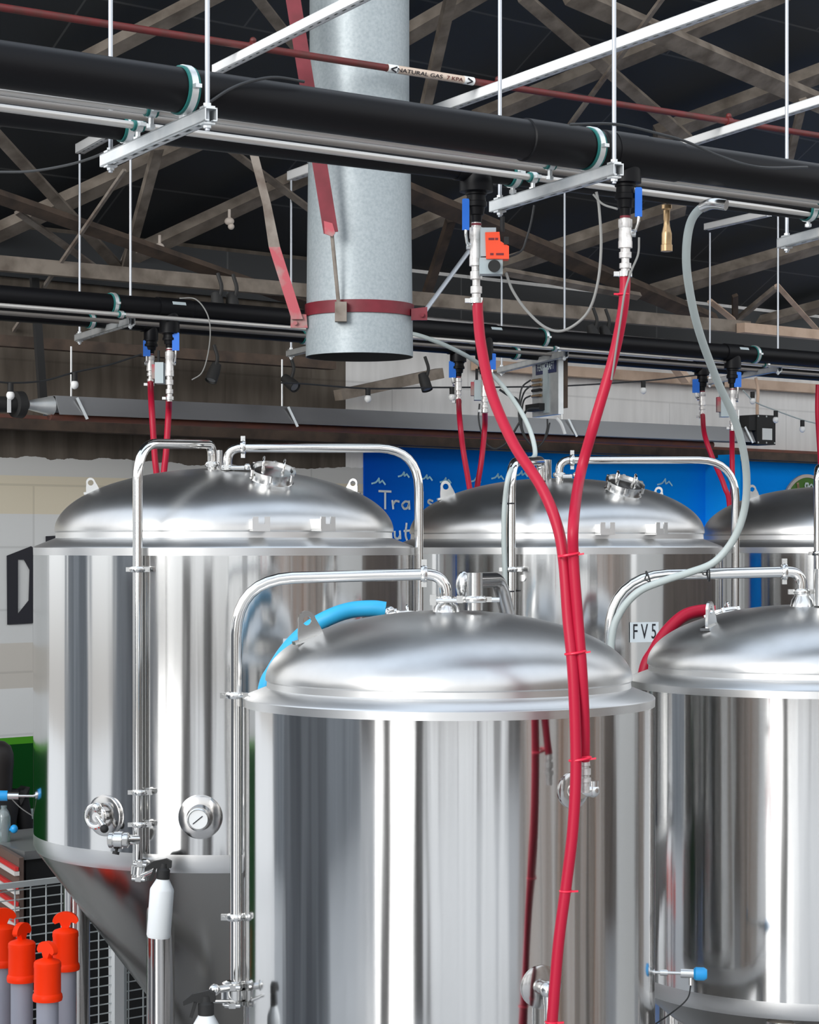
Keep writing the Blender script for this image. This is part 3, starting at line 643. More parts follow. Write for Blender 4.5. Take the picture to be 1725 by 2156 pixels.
# ------------------------------------------------------------------ overhead pipework
def zline(z, pa, pb): return ZP(pa[0], pa[1], z), ZP(pb[0], pb[1], z)
class Line:                              # a straight horizontal run given by two photograph points and its height
    def __init__(s, z, pa, pb):
        pb = (2700, pa[1]+(pb[1]-pa[1])*(2700-pa[0])/(pb[0]-pa[0])); s.z, s.pa, s.pb = z, pa, pb; s.a, s.b = zline(z, pa, pb); s.d = (s.b-s.a).normalized()
    def y(s, x): return s.pa[1]+(s.pb[1]-s.pa[1])*(x-s.pa[0])/(s.pb[0]-s.pa[0])
    def at(s, x): return ZP(x, s.y(x), s.z)
L1 = Line(1.41, (-280, 95), (2000, 423)); L1b = Line(1.39, (-280, 206), (2000, 478))
L2 = Line(1.41, (-200, 606), (1900, 771)); L2b = Line(1.37, (-200, 646), (1900, 805))
def main_pipe(ln, r, label, sleeves=(), tees=(), marks=()):
    o = T('coolant_pipe', ln.at(862), label, 'pipe', 'black overhead coolant pipes')
    MB().cyl(ln.a, ln.b, r, n=40).build('pipe_run', 'black', o)
    for x0, x1 in sleeves: MB().lathe([(r, 0), (r*1.07, .004), (r*1.07, (ln.at(x1)-ln.at(x0)).length-.004), (r, (ln.at(x1)-ln.at(x0)).length)], ln.at(x0), ln.d, 40).build('coupling_sleeve', 'black', o)
    for x, y1, rr in tees:
        p = ln.at(x); z1 = EYE-(y1-HY)*p.y/F
        MB().lathe([(rr*.9, 0), (rr, (p.z-z1)*.5), (rr, (p.z-z1)), (rr*.6, (p.z-z1)+.004)], p, -UP, 32).build('tee_outlet', 'black', o)
        MB().cyl(p-ln.d*rr*1.5, p+ln.d*rr*1.5, r*1.1, n=36).build('tee_body', 'black', o)
    for x, dy in marks:
        p = ln.at(x)+(-ln.d.cross(UP)*-1 if False else V((0, 0, 0))); nrm = V((ln.d.y, -ln.d.x, 0)); nrm = (nrm*.75+UP*dy).normalized()
        MB().box(p+nrm*(r*1.1+.001), ln.d*.045, nrm*.0015, nrm.cross(ln.d)*.010).build('print_mark', 'greypl', o)
    return o
main_pipe(L1, .070, 'thick black pipe crossing the top of the picture nearest the viewer', [(1102, 1228), (1262, 1425)], [(1318, 386, .056)])
main_pipe(L1b, .040, 'second black pipe just below the thick near one beneath grey tubes', [], [(1003, 404, .062)])
main_pipe(L2, .058, 'long black pipe farther back below the duct with blue handled valves', [(330, 400)], [(357, 702, .060), (1020, 758, .060), (1543, 776, .062)], [(367, .35), (1035, .4), (1556, .4)])
main_pipe(L2b, .040, 'lower black pipe at the back half hidden by two grey tubes', [], [(318, 716, .045), (965, 762, .058), (1478, 790, .058)])
TU = []
for z, pa, pb, r, lab, mk in ((1.375, (-280, 154), (2000, 459), .0125, 'uppermost grey steel tube directly under the near thick black pipe', 'tube'), (1.37, (-280, 172), (2000, 470), .011, 'middle grey steel tube of three under the near thick black pipe', 'tubed'),
                           (1.37, (-280, 190), (2000, 489), .0125, 'lowest grey steel tube of three under the near thick black pipe', 'tube'), (1.345, (-200, 627), (1900, 790), .013, 'upper grey steel tube along the front of the rear black pipe', 'tube'),
                           (1.345, (-200, 643), (1900, 803), .013, 'lower dull grey steel tube along the rear black pipe', 'tubed')):
    l = Line(z, pa, pb); TU.append((l, r))
    tag(MB().cyl(l.a, l.b, r, n=16).build('steel_tube', mk), lab, 'tube', 'thin steel tubes beside the black pipes')

def channel_mesh(a, b, w=.041, t=.004):
    mb = MB(); d = (b-a).normalized(); s = d.cross(UP).normalized(); c = (a+b)/2; hl = (b-a)/2
    mb.box(c+UP*(w/2-t/2), hl, s*w/2, UP*t/2); mb.box(c+s*(w/2-t/2), hl, s*t/2, UP*w/2); mb.box(c-s*(w/2-t/2), hl, s*t/2, UP*w/2)
    mb.box(c-UP*(w/2-t/2)+s*w*.33, hl, s*w*.17, UP*t/2); mb.box(c-UP*(w/2-t/2)-s*w*.33, hl, s*w*.17, UP*t/2)
    n = max(4, int((b-a).length/.09))
    for i in range(n): mb.box(a+(b-a)*((i+.5)/n)-UP*(w/2-t/2), d*(b-a).length/n*.22, s*w*.18, UP*t/2)
    return mb
def nut(mb, p, r=.013, h=.012): mb.cyl(p-UP*h/2, p+UP*h/2, r, n=6)
def hanger(label, far, near, z, rods, rings, w=.041):
    a, b = ZP(*far, z), ZP(*near, z)
    o = T('pipe_hanger', a, label, 'pipe hanger', 'zinc channel hangers on threaded rods')
    channel_mesh(a, b, w).build('channel', 'zinc', o)
    d = (b-a).normalized()
    for end, top in rods:                # rod through one end, up to image row top
        p = a+d*.05 if end == 'far' else b-d*.03
        q = V((p.x, p.y, EYE-(top-HY)*p.y/F))
        MB().cyl(p-UP*.045, q, .0075, n=12).build('threaded_rod', 'rod', o)
        for dz, nm in ((w/2+.007, 'nut'), (-w/2-.007, 'nut')):
            mb = MB(); mb.box(p+UP*(dz*.9), d*.018, d.cross(UP)*.018, UP*.003); nut(mb, p+UP*(dz+.004*(1 if dz > 0 else -1))); mb.build(nm, 'zinc', o)
    for ln, x, r in rings:
        p = ln.at(x)
        g = MB().lathe([(r, -.020), (r+.006, -.020), (r+.006, .020), (r, .020)], p, ln.d, 32).build('clamp_liner', 'green', o)
        mb = MB(); mb.lathe([(r+.004, -.011), (r+.009, -.011), (r+.009, .011), (r+.004, .011)], p, ln.d, 32)
        s = V((ln.d.y, -ln.d.x, 0)); mb.box(p+s*(r+.014), ln.d*.011, s*.012, UP*.006)
        mb.build('pipe_clamp', 'zinc', g)
        zb = z+EYE+w/2; h = p.z-r-.006-zb
        mb = MB(); mb.cyl(V((p.x, p.y, zb-.002)), V((p.x, p.y, max(zb+.012, p.z-r-.004))), .009, n=12); nut(mb, V((p.x, p.y, zb+.006)), .015, .012); mb.build('clamp_stud', 'zinc', g)
    return o
hanger('zinc channel hanger at upper left gripping the near black pipe', (222, 340), (445, 240), 1.30, [('far', -40), ('near', -40)], [(L1, 386, .070), (TU[0][0], 318, .0125), (TU[2][0], 290, .0125), (L1b, 265, .040)])
hanger('zinc channel hanger between the two near hose valves', (1040, 436), (1303, 356), 1.30, [('far', -40), ('near', -40)], [(L1, 1241, .070), (TU[0][0], 1158, .0125), (TU[2][0], 1122, .0125), (L1b, 1080, .040)])
hanger('bright zinc channel hanger cut by the right picture edge', (1645, 513), (1820, 466), 1.30, [('far', -40)], [(L1b, 1702, .040), (TU[0][0], 1735, .0125)])
hanger('zinc channel hanger on the rear pipe above the left rear tank', (163, 712), (278, 676), 1.33, [('far', 325), ('near', 300)], [(L2, 236, .058), (TU[3][0], 255, .013), (L2b, 190, .040)])
hanger('zinc channel hanger end showing just left of the duct mouth', (608, 745), (700, 722), 1.33, [('far', 378)], [(L2b, 640, .040)])
hanger('zinc channel hanger with the grey control box fixed to it', (1052, 780), (1192, 745), 1.33, [('far', 470), ('near', 390)], [(L2, 1142, .058), (TU[3][0], 1168, .013), (L2b, 1085, .040)])
hanger('zinc channel hanger on the rear pipe farthest to the right', (1490, 805), (1642, 776), 1.33, [('far', 490), ('near', 452)], [(L2, 1588, .058), (TU[3][0], 1612, .013)])

def strut(far, near, z, label, w=.045):
    a, b = ZP(*far, z), ZP(*near, z)
    tag(channel_mesh(a, b, w).build('strut_channel', 'strut'), label, 'strut channel', 'white overhead strut channels')
strut((455, 147), (800, -26), 2.56, 'bright white strut channel at upper left crossing in front of the duct', .048)
strut((168, 314), (262, 262), 2.56, 'short white strut channel end above the upper left hanger', .06)
strut((905, 237), (1600, -14), 2.56, 'long bright white strut channel running to the top right', .055)
strut((613, 371), (760, 318), 2.50, 'white strut channel end sticking out left of the duct', .06)
strut((1440, 304), (1790, 192), 2.56, 'bright white strut channel at right above the near pipe', .050)
strut((1488, 478), (1620, 448), 2.50, 'small white strut channel below the near pipe at right', .05)

# gas pipe
LG = Line(2.62, (-200, -16), (1900, 313))
o = T('gas_pipe', LG.at(862), 'thin red oxide gas pipe with a cream Natural Gas label', 'gas pipe')
MB().cyl(LG.a, LG.b, .0195, n=18).build('pipe_run', 'gasred', o)
a, b = LG.at(815), LG.at(996)
lb = MB().cyl(a, b, .0225, n=24).build('gas_label', 'cream', o)
for x0, x1 in ((815, 836), (975, 996)): MB().cyl(LG.at(x0), LG.at(x1), .0232, n=24).build('arrow_band', 'white', lb)
nrm = (V((LG.d.y, -LG.d.x, 0))-UP*.35).normalized(); upv = nrm.cross(LG.d).normalized()
if upv.z < 0: upv = -upv
text('NATURAL GAS', 'label_lettering', 'ink', lb, LG.at(880)+nrm*.0245, LG.d, upv, .030, 1.55)
text('7 KPA', 'label_lettering', 'gasred', lb, LG.at(953)+nrm*.0245, LG.d, upv, .030, 1.45)
for x, sgn in ((825, -1), (985, 1)):
    p = LG.at(x)+nrm*.0250; mb = MB(); tip = p+LG.d*.018*sgn
    for q in (p-LG.d*.018*sgn+upv*.015, p-LG.d*.018*sgn-upv*.015): mb.bar(q, tip, .008, .002, nrm)
    mb.build('arrow', 'ink', lb)
for x in (533, 1049, 1535):
    p = LG.at(x); MB().lathe([(.0195, -.02), (.026, -.02), (.026, .02), (.0195, .02)], p, LG.d, 20).ball(p+UP*.034, .018).build('pipe_clip', 'gasred', o)

# ------------------------------------------------------------------ exhaust duct
dd = 12.1; k = dd/F; dx = P(757, HY, dd); R0 = 113*k
du = T('exhaust_duct', P(757, 745, dd), 'galvanised round duct hanging down with a red clamp band', 'duct')
zb, zs, zt = EYE+(HY-752)*k, EYE+(HY-345)*k, EYE+(HY+360)*k
MB().lathe([(R0*.93, zs-.02), (R0*.93, zt)], (dx.x, dx.y, 0), n=72).build('upper_section', 'duct', du)
MB().lathe([(R0*.99, zb+.004), (R0, zb), (R0, zb+.01), (R0*.955, zs), (R0*.93, zs+.004)], (dx.x, dx.y, 0), n=72).build('lower_section', 'duct', du)
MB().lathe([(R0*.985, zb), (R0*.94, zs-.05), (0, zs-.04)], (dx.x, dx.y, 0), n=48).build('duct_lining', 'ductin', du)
zc = EYE+(HY-656)*k
bn = MB().lathe([(R0*.985, zc-13*k), (R0*1.02, zc-13*k), (R0*1.02, zc+13*k), (R0*.98, zc+13*k)], (dx.x, dx.y, 0), n=64).build('clamp_band', 'redpaint', du)
df = dd-R0
MB().box(P(718, 657, df-.02), (12*k, 0, 0), (0, .03, 0), (0, 0, 20*k)).build('clamp_lug', 'steelbr', bn)
MB().prism([P(x_, y_, dd-.12) for x_, y_ in ((612, 660), (645, 662), (648, 690), (612, 690))], (0, .02, 0)).cyl(P(622, 680, dd-.14), P(622, 680, dd-.08), .012, n=10).build('clamp_lug', 'dustred', bn)
MB().prism([P(x_, y_, dd-.12) for x_, y_ in ((866, 650), (900, 646), (900, 674), (866, 674))], (0, .02, 0)).cyl(P(889, 663, dd-.14), P(889, 663, dd-.08), .012, n=10).build('clamp_lug', 'redpaint', bn)
mb = MB()
mb.bar(P(608, -60, 11.62), P(697, 490, 11.70), 30*k, .012, (0, -1, 0))
mb.build('hanging_strap', 'redpaint', du)
MB().prism([P(x_, y_, 11.69) for x_, y_ in ((682, 465), (684, 492), (700, 498), (706, 490), (700, 470))], (0, .012, 0)).build('strap_end', 'dustred', du)
MB().cyl(P(699, 492, 11.72), P(714, 648, df-.02), .011, n=10).build('strap_rod', 'steelbr', du)
for (x0, y0, w0), (x1, y1, w1), mk_ in (((533, 318, 9), (562, 430, 9), 'steelbr'), ((562, 430, 9), (578, 520, 12), 'steelbr'), ((578, 520, 12), (626, 672, 12), 'dustred')):
    MB().hexa([P(x0-w0, y0, 11.96), P(x0+w0, y0, 11.96), P(x1+w1, y1, 11.96), P(x1-w1, y1, 11.96), P(x0-w0, y0, 11.98), P(x0+w0, y0, 11.98), P(x1+w1, y1, 11.98), P(x1-w1, y1, 11.98)]).build('side_strap', mk_, du)
MB().cyl(P(893, 658, dd-.1), P(988, 528, 12.6), .013, n=10).build('stay_rod', 'rod', du)
MB().tube([V((dx.x+R0*.9585*math.cos(a), dx.y+R0*.9585*math.sin(a), zs+.005)) for a in [2*PI*i/60 for i in range(61)]], .004, 6).build('seam_bead', 'duct', du)

# ------------------------------------------------------------------ hose valves and red hoses
def pz(px, py, d): return P(px, py, d)
def valve(px, y0, y1, y2, d, rb, rv, hx, hy0, hy1, label, clear=False):
    """y0 bush top, y1 body top, y2 hose top; rb, rv radii of the bush and the body; handle column and rows"""
    o = T('ball_valve', P(px, y1, d), label, 'valve', 'ball valves on the coolant pipes')
    k = d/F; h = (y1-y0)*k; p0 = P(px, y0-1, d)
    MB().lathe([(0, 0), (rb, 0), (rb, h*.12), (rb*.86, h*.14), (rb*.9, h*.34), (rb, h*.36), (rb, h*.52), (rb*.8, h*.55), (rb*.72, h*.8), (rb*.55, h*.82), (rb*.5, h*1.06), (0, h*1.06)], p0, -UP, 28).build('bush', 'black', o)
    H = (y2-y1)*k; q = P(px, y1, d)
    vb = MB().lathe([(0, 0), (rv*.9, 0), (rv*.9, H*.07), (rv*1.25, H*.08), (rv*1.25, H*.20), (rv*1.12, H*.22), (rv*1.18, H*.30), (rv*1.18, H*.42), (rv*1.25, H*.44), (rv*1.25, H*.54), (rv*.85, H*.55), (rv*.85, H*.60), (rv*1.1, H*.61), (rv*1.1, H*.70),
                (rv*.7, H*.71), (rv*.7, H*.78), (rv*1.05, H*.79), (rv*1.05, H*.87), (rv*.8, H*.88), (rv*.8, H*1.02), (0, H*1.02)], q, -UP, 24).build('valve_body', 'nickel', o)
    MB().lathe([(rv*.9, -.004), (rv*.98, -.004), (rv*.98, .004), (rv*.9, .004)], q-UP*H*.04, UP, 20).build('seal_ring', 'redpaint', vb)
    hc = MB(); mb = hc; mb.lathe([(rv*1.05, -.010), (rv*1.22, -.010), (rv*1.22, .010), (rv*1.05, .010)], q-UP*H*.96, UP, 24); mb.box(q-UP*H*.96-V((rv*1.55, 0, 0)), (rv*.5, 0, 0), (0, .008, 0), (0, 0, .008)); mb.build('hose_clip', 'fitting', o)
    a, b = P(hx, hy0, d-.03), P(hx, hy1, d-.03); sx = 1 if hx > px else -1
    hd = MB().bar(a, b, .010, .0, (1, 0, 0)) if False else MB()
    w_ = 7.5*k; zz = V((0, 0, 1)); mid = (a+b)/2; hl = (a-b).length/2
    prof = [(-w_, -hl), (w_, -hl), (w_, hl-.004), (w_*.7, hl), (-w_*.7, hl), (-w_, hl-.004)]
    hd.prism([mid+V((x_, 0, z_)) for x_, z_ in prof], (0, .010, 0)); hd.build('lever_handle', 'blue', o)
    st = q-UP*H*.30
    MB().tube(fillet([b, b-UP*.018*(d/7.5), st+V((sx*rv*1.6, -.02, 0)), st+V((sx*rv*.8, 0, 0))], .012, 4), .0055, 8).cyl(st+V((sx*rv*.8, 0, 0)), st+V((sx*rv*1.8, 0, 0)), .014, n=14).build('valve_stem', 'fitting', o)
    return o
V1D, V2D = L1b.at(1003).y, L1.at(1318).y
valve(1003, 404, 466, 640, V1D, .040, .0205, 981, 418, 484, 'left near ball valve, blue lever, above the left big red hose')
valve(1317, 386, 452, 582, V2D, .038, .0205, 1345, 394, 456, 'right near ball valve, blue lever, above the right big red hose')
valve(317, 716, 744, 812, L2b.at(318).y, .045, .020, 309, 716, 750, 'left ball valve of the pair above the large left tank')
valve(357, 702, 732, 843, L2.at(357).y, .042, .021, 370, 700, 738, 'right ball valve of the pair above the large left tank')
valve(965, 762, 792, 848, L2b.at(965).y, .045, .021, 953, 760, 795, 'left ball valve of the pair right below the duct')
valve(1021, 760, 796, 868, L2.at(1020).y, .045, .021, 1037, 744, 778, 'right ball valve of the pair right below the duct')
valve(1479, 788, 822, 880, L2b.at(1478).y, .045, .022, 1466, 798, 827, 'left ball valve of the pair at right by the black heater box')
valve(1543, 777, 816, 905, L2.at(1543).y, .045, .022, 1554, 783, 815, 'right ball valve of the pair at right by the black heater box')

def actuator(px, py, d, s, label, big=False):
    o = T('valve_actuator', P(px, py, d), label, 'actuator', 'motor actuators beside the ball valves'); k = d/F
    if big:
        MB().box(P(1028, 512, d), (16*k, 0, 0), (0, .035, 0), (0, 0, 30*k)).build('housing', 'greypl', o)
        f = MB().prism([P(x_, y_, d-.045) for x_, y_ in ((1022, 489), (1052, 488), (1054, 508), (1072, 518), (1072, 545), (1024, 545))], (0, .06, 0)).build('front_cover', 'orangebox', o)
        MB().box(P(1034, 562, d), (24*k, 0, 0), (0, .035, 0), (0, 0, 17*k)).build('gear_case', 'greypl', o)
        MB().cyl(P(1041, 560, d-.06), P(1041, 560, d-.02), 13*k, n=24).build('knob', 'blackmat', o)
        mb = MB(); mb.cyl(P(1058, 488, d), P(1058, 456, d), 5*k, n=12); mb.box(P(1066, 508, d-.03), (5*k, 0, 0), (0, .02, 0), (0, 0, 8*k)); mb.build('cable_gland', 'blackmat', o)
        for x_, y_, w_ in ((1035, 503, 6), (1046, 503, 3), (1036, 535, 3.5), (1053, 535, 8)): MB().box(P(x_, y_, d-.0458), (w_*k, 0, 0), (0, .0008, 0), (0, 0, 2.2*k)).build('print_mark', 'redpaint', f)
    else:
        MB().box(P(px+4, py, d), (9*k*s, 0, 0), (0, .05, 0), (0, 0, 22*k*s)).build('housing', 'greypl', o)
        MB().box(P(px-8*s, py-3, d), (4*k*s, 0, 0), (0, .035, 0), (0, 0, 15*k*s)).build('front_cover', 'dustred', o)
        MB().cyl(P(px+1, py-22*s, d), P(px+1, py-48*s, d), 3*k, n=10).build('cable_gland', 'blackmat', o)
    return o
actuator(1047, 517, V1D-.06, 1, 'orange red and grey motor actuator on the left near ball valve', True)
actuator(333, 786, 12.75, 1, 'small grey actuator between the valves above the large left tank')
actuator(1003, 822, 14.3, .95, 'small grey actuator between the valves right below the duct')
actuator(1522, 855, 15.8, 1.05, 'small grey actuator between the valves at right by the black heater box')

def hose(pts, r, label, ties=(), mk='redhose', nm='red_hose', cat='hose', grp='red coolant hoses'):
    path = spline([P(*q) for q in pts], 8)
    o = T(nm, path[0], label, cat, grp)
    MB().tube(path, r, 18).build('hose_jacket', mk, o)
    return o
h1 = hose([(1006, 632, V1D), (1007, 665, V1D-.01), (1014, 730, V1D-.05), (1036, 830, V1D-.13), (1082, 935, 7.68), (1140, 1025, 7.58), (1173, 1105, 7.53), (1187, 1180, 7.50), (1196, 1300, 7.48), (1207, 1420, 7.46), (1213, 1600, 7.46), (1207, 1740, 7.46), (1193, 1860, 7.46), (1176, 1990, 7.46), (1163, 2150, 7.46), (1158, 2210, 7.46)], .0200, 'long red hose from the left near valve down past both ports of the front tank')
h2 = hose([(1316, 576, V2D), (1316, 610, V2D), (1310, 665, V2D), (1290, 760, V2D+.02), (1252, 890, V2D+.02), (1222, 1000, V2D+.04), (1208, 1100, 7.47), (1208, 1180, 7.47), (1217, 1300, 7.47), (1226, 1420, 7.47), (1231, 1530, 7.50), (1231, 1602, 7.52)], .0195, 'red hose from the right near valve down to the upper port of the front tank')
for (x, y, wd, o_) in ((1198, 1168, 40, h1), (1212, 1374, 40, h1), (1222, 1598, 42, h1)):
    p = P(x, y, 7.47); k = 7.47/F
    ring = [p+V((wd*k*.5*math.cos(a)*1.06, .030*math.sin(a), .006*math.cos(a*1.0))) for a in [2*PI*i/40 for i in range(41)]]
    MB().tube(ring, .0045, 8).bar(p+V((wd*k*.45, -.01, 0)), p+V((wd*k*.78, -.015, .004)), .007, .006).build('cable_tie', 'redtie', o_)
for x, y in ((1192, 1876), (1162, 2152)):
    p = P(x, y, 7.46); MB().torus(p, UP, .021, .004, 24, 8).bar(p+V((.015, -.012, 0)), p+V((.042, -.014, .002)), .007, .006).build('cable_tie', 'redtie', h1)
for x, y in ((1312, 620),):
    p = P(x, y, V2D); MB().torus(p, UP, .021, .004, 24, 8).bar(p-V((.015, .012, 0)), p-V((.034, .014, 0)), .007, .006).build('cable_tie', 'redtie', h2)
pj, nj = SP(D, 1207, 1664); q = P(1232, 1602, 7.52); sj = UP.cross(nj).normalized()
MB().lathe([(0, -.002), (.017, 0), (.019, .02), (.014, .022), (.014, .03), (.021, .031), (.021, .052), (.016, .054), (.016, .062), (.022, .063), (.022, .078), (.017, .080), (.017, .115), (0, .115)], q+UP*.004, -UP, 20).build('hose_tail', 'nickel', h2)
L2x = lambda x: L2.at(x).y
hose([(317, 806, L2b.at(318).y), (319, 850, 12.95), (326, 960, 12.90), (332, 1040, 12.9), (336, 1300, 12.9), (337, 1600, 12.9)], .019, 'left thin red hose dropping behind the large left tank')
hose([(356, 836, L2x(357)), (355, 870, 12.85), (350, 950, 12.82), (343, 1040, 12.82), (341, 1300, 12.82), (341, 1600, 12.82)], .019, 'right thin red hose dropping behind the large left tank')
hose([(966, 843, L2b.at(965).y), (968, 880, 14.3), (976, 950, 14.25), (990, 1035, 14.25), (998, 1120, 14.25), (1000, 1500, 14.25)], .0185, 'left thin red hose in front of the blue mural')
hose([(1021, 862, L2x(1020)), (1021, 900, 14.4), (1014, 970, 14.35), (1004, 1035, 14.35), (998, 1120, 14.35), (1006, 1500, 14.35)], .0185, 'right thin red hose in front of the blue mural')
hose([(1480, 874, L2b.at(1478).y), (1484, 915, 15.9), (1503, 970, 15.8), (1526, 1025, 15.7), (1538, 1090, 15.7), (1545, 1400, 15.7)], .019, 'curving red hose at right left of the black heater box')
hose([(1542, 900, L2x(1543)), (1542, 950, 15.75), (1543, 1050, 15.75), (1546, 1400, 15.75)], .019, 'straight red hose at right below the black heater box')
hose([(1723, 810, 16.4), (1722, 870, 16.4), (1727, 960, 16.4), (1732, 1060, 16.2), (1740, 1400, 16.2)], .019, 'sliver of a red hose at the right picture edge above the far tank')
b1 = hose([(812, 1284, 8.92), (785, 1281, 8.92), (742, 1284, 8.92), (700, 1297, 8.90), (655, 1322, 8.90), (612, 1362, 8.88), (578, 1412, 8.86), (560, 1452, 8.86), (548, 1560, 8.9)], .0345, 'thick light blue hose lying behind the dome of the front tank', mk='bluehose', nm='blue_hose', grp=None)
b2 = hose([(1505, 1288, 10.15), (1478, 1286, 10.15), (1440, 1297, 10.12), (1404, 1330, 10.1), (1378, 1370, 10.08), (1358, 1412, 10.06), (1345, 1520, 10.06)], .030, 'thick red hose arching over the back of the right front tank dome', mk='redhose', nm='red_hose', grp='red coolant hoses')
for o_, x, y, d_ in ((b1, 822, 1286, 8.9), (b2, 1500, 1288, 10.15)):
    mb = MB(); mb.ball(P(x, y, d_), .020); mb.cyl(P(x-12, y+2, d_), P(x+14, y, d_), .010, n=10); mb.build('hose_fitting', 'fitting', o_)
# pale grey hoses
g1 = hose([(1512, 428, 8.05), (1480, 436, 8.1), (1456, 465, 8.15), (1446, 520, 8.2), (1449, 590, 8.3), (1470, 690, 8.5), (1510, 800, 8.8), (1548, 885, 9.0), (1570, 975, 9.15), (1570, 1060, 9.25), (1548, 1130, 9.3), (1505, 1183, 9.33), (1450, 1206, 9.33), (1400, 1222, 9.33), (1345, 1246, 9.33), (1306, 1290, 9.35), (1288, 1350, 9.36), (1286, 1500, 9.36)], .0165, 'pale grey hose from the near pipe curving down to the right front tank', mk='greycable', nm='grey_hose', grp='pale grey hoses')
MB().tube(fillet([P(1530, 432, 8.02), P(1500, 427, 8.05), P(1480, 436, 8.1)], .03), .021, 14).build('hose_end', 'fitting', g1)
for x, y in ((1366, 1217), (1492, 1205)): MB().torus(P(x, y+2, 9.36), (1, 0, .32 if x < 1400 else .06), .034, .004, 24, 6).build('tape_band', 'cable', g1)
hose([(850, 700, 13.3), (885, 707, 13.2), (940, 728, 13.1), (1000, 760, 13.0), (1050, 803, 12.6), (1090, 855, 12.2), (1116, 905, 12.0), (1127, 950, 11.9), (1120, 966, 11.8), (1092, 974, 11.5), (1072, 1000, 11.28), (1063, 1060, 11.28), (1061, 1130, 11.28), (1063, 1200, 11.28), (1064, 1290, 11.28), (1066, 1600, 11.28)], .0135, 'thin pale grey hose from the duct mouth to the middle rear tank', mk='greycable', nm='grey_hose', grp='pale grey hoses')

# ------------------------------------------------------------------ cables and small hanging things
def cable(pts, r, label, mk='cable'):
    return tag(MB().tube(spline([P(*q) for q in pts], 8), r, 8).build('cable', mk), label, 'cable', 'loose cables overhead')
cable([(1256, 404, 7.6), (1262, 440, 7.6), (1266, 520, 7.6), (1258, 600, 7.6), (1236, 660, 7.62), (1190, 695, 7.65), (1150, 690, 7.7), (1110, 655, 7.75), (1080, 612, 7.8), (1066, 575, 7.85)], .0052, 'thin dark cable hanging in a loop between the two near valves', 'wire')
cable([(1125, 432, 7.9), (1118, 470, 7.9), (1108, 505, 7.9), (1096, 530, 7.9), (1060, 545, 7.9)], .004, 'short black cable from the channel to the orange actuator')
cable([(1250, 410, 7.55), (1270, 430, 7.5), (1300, 440, 7.45)], .004, 'very short cable from the channel to the right near valve', 'wire')
cable([(1346, 500, V2D), (1344, 535, V2D), (1330, 570, V2D-.03), (1316, 615, V2D-.04), (1306, 680, V2D-.03), (1288, 800, V2D)], .004, 'thin grey cable clinging to the right big red hose', 'wire')
cable([(-20, 362, 9.6), (60, 361, 9.4), (140, 348, 9.1), (200, 330, 8.6), (255, 305, 7.3)], .006, 'black cable sagging from the left edge to the upper left hanger')
cable([(440, 216, 6.60), (480, 190, 6.62), (525, 172, 6.66), (580, 163, 6.72), (640, 172, 6.8)], .005, 'black cable lying over the near pipe right of its first clamp')
cable([(1200, 262, 7.3), (1300, 262, 7.4), (1400, 285, 7.45), (1450, 300, 7.5), (1520, 330, 7.55), (1600, 352, 7.6), (1700, 352, 7.9)], .005, 'black cable draped along the near pipe at right')
cable([(378, 628, 12.55), (412, 630, 12.55), (436, 660, 12.5), (443, 700, 12.5), (437, 750, 12.5), (425, 785, 12.5), (404, 800, 12.5)], .004, 'thin grey wire curling from the rear pipe above the left tank', 'wire')
o = T('cable_bundle', P(1110, 840, 15.2), 'coiled dark control cables hanging from the grey control box', 'cable bundle')
for i, q in enumerate(([(1118, 800), (1100, 815), (1094, 845), (1093, 880), (1102, 915), (1122, 940)], [(1118, 812), (1104, 826), (1096, 855), (1096, 890), (1108, 925), (1130, 942), (1150, 920), (1158, 890)], [(1118, 833), (1104, 842), (1099, 870), (1101, 905), (1118, 935), (1140, 935), (1152, 905), (1153, 882)],
                       [(1136, 860), (1112, 862), (1100, 880), (1085, 905), (1070, 930), (1045, 945), (1027, 938)], [(1052, 820), (1070, 832), (1090, 842), (1100, 870)], [(1010, 850), (1008, 880), (1014, 910), (1026, 936), (1045, 946)])):
    MB().tube(spline([P(x, y, 15.15+.03*i) for x, y in q], 6), .008 if i in (3, 4) else .006, 8).build('cable_loop', 'cable', o)
# control box on the rear hanger
o = T('control_box', P(1150, 882, 15.2), 'pale grey control box with navy label hung on the rear hanger', 'control box')
cA, cB = P(1121, 752, 15.55), P(1176, 745, 15.15)
rt = V((cB.x-cA.x, cB.y-cA.y, 0)); wd = rt.length; rt.normalize(); nb = rt.cross(UP).normalized()
hb = 133*15.3/F; cc = (cA+cB)/2-UP*hb/2+UP*.02
MB().box(cc-nb*.02, rt*wd/2, nb*.02, UP*hb/2).build('enclosure', 'zinc', o)
MB().box(cc-nb*.058+rt*.01, rt*wd*.47, nb*.018, UP*hb*.40).build('rear_housing', 'timberd', o)
pl = MB().box(cc+nb*.004+UP*hb*.27+rt*wd*.05, rt*wd*.38, nb*.003, UP*hb*.105).build('maker_label', 'navy', o)
text('FERMCRAFT', 'label_lettering', 'chalk', pl, cc+nb*.008+UP*hb*.27+rt*wd*.05, rt, UP, .075, max(.5, wd*1.6))
MB().box(cc+nb*.006-UP*hb*.1+rt*wd*.06, rt*wd*.09, nb*.006, UP*hb*.36).build('cover_strip', 'greypl', o)
for i, z_ in enumerate((.03, -.05, -.13, -.22)):
    MB().cyl(cc+nb*.015+UP*hb*(z_+.05)-rt*wd*.42, cc+nb*.015+UP*hb*(z_+.05)-rt*wd*.10, .011, n=10).build('cable_gland', ('brass', 'brass', 'blackmat', 'brass')[i], o)
MB().box(cc+nb*.03-UP*hb*.36-rt*wd*.22, rt*wd*.26, nb*.03, UP*.025).build('plug_block', 'blackmat', o)
MB().tube(spline([P(1172, 880, 15.2), P(1182, 892, 15.2), P(1190, 914, 15.2)], 5), .012, 8).build('bracket_arm', 'white', o)
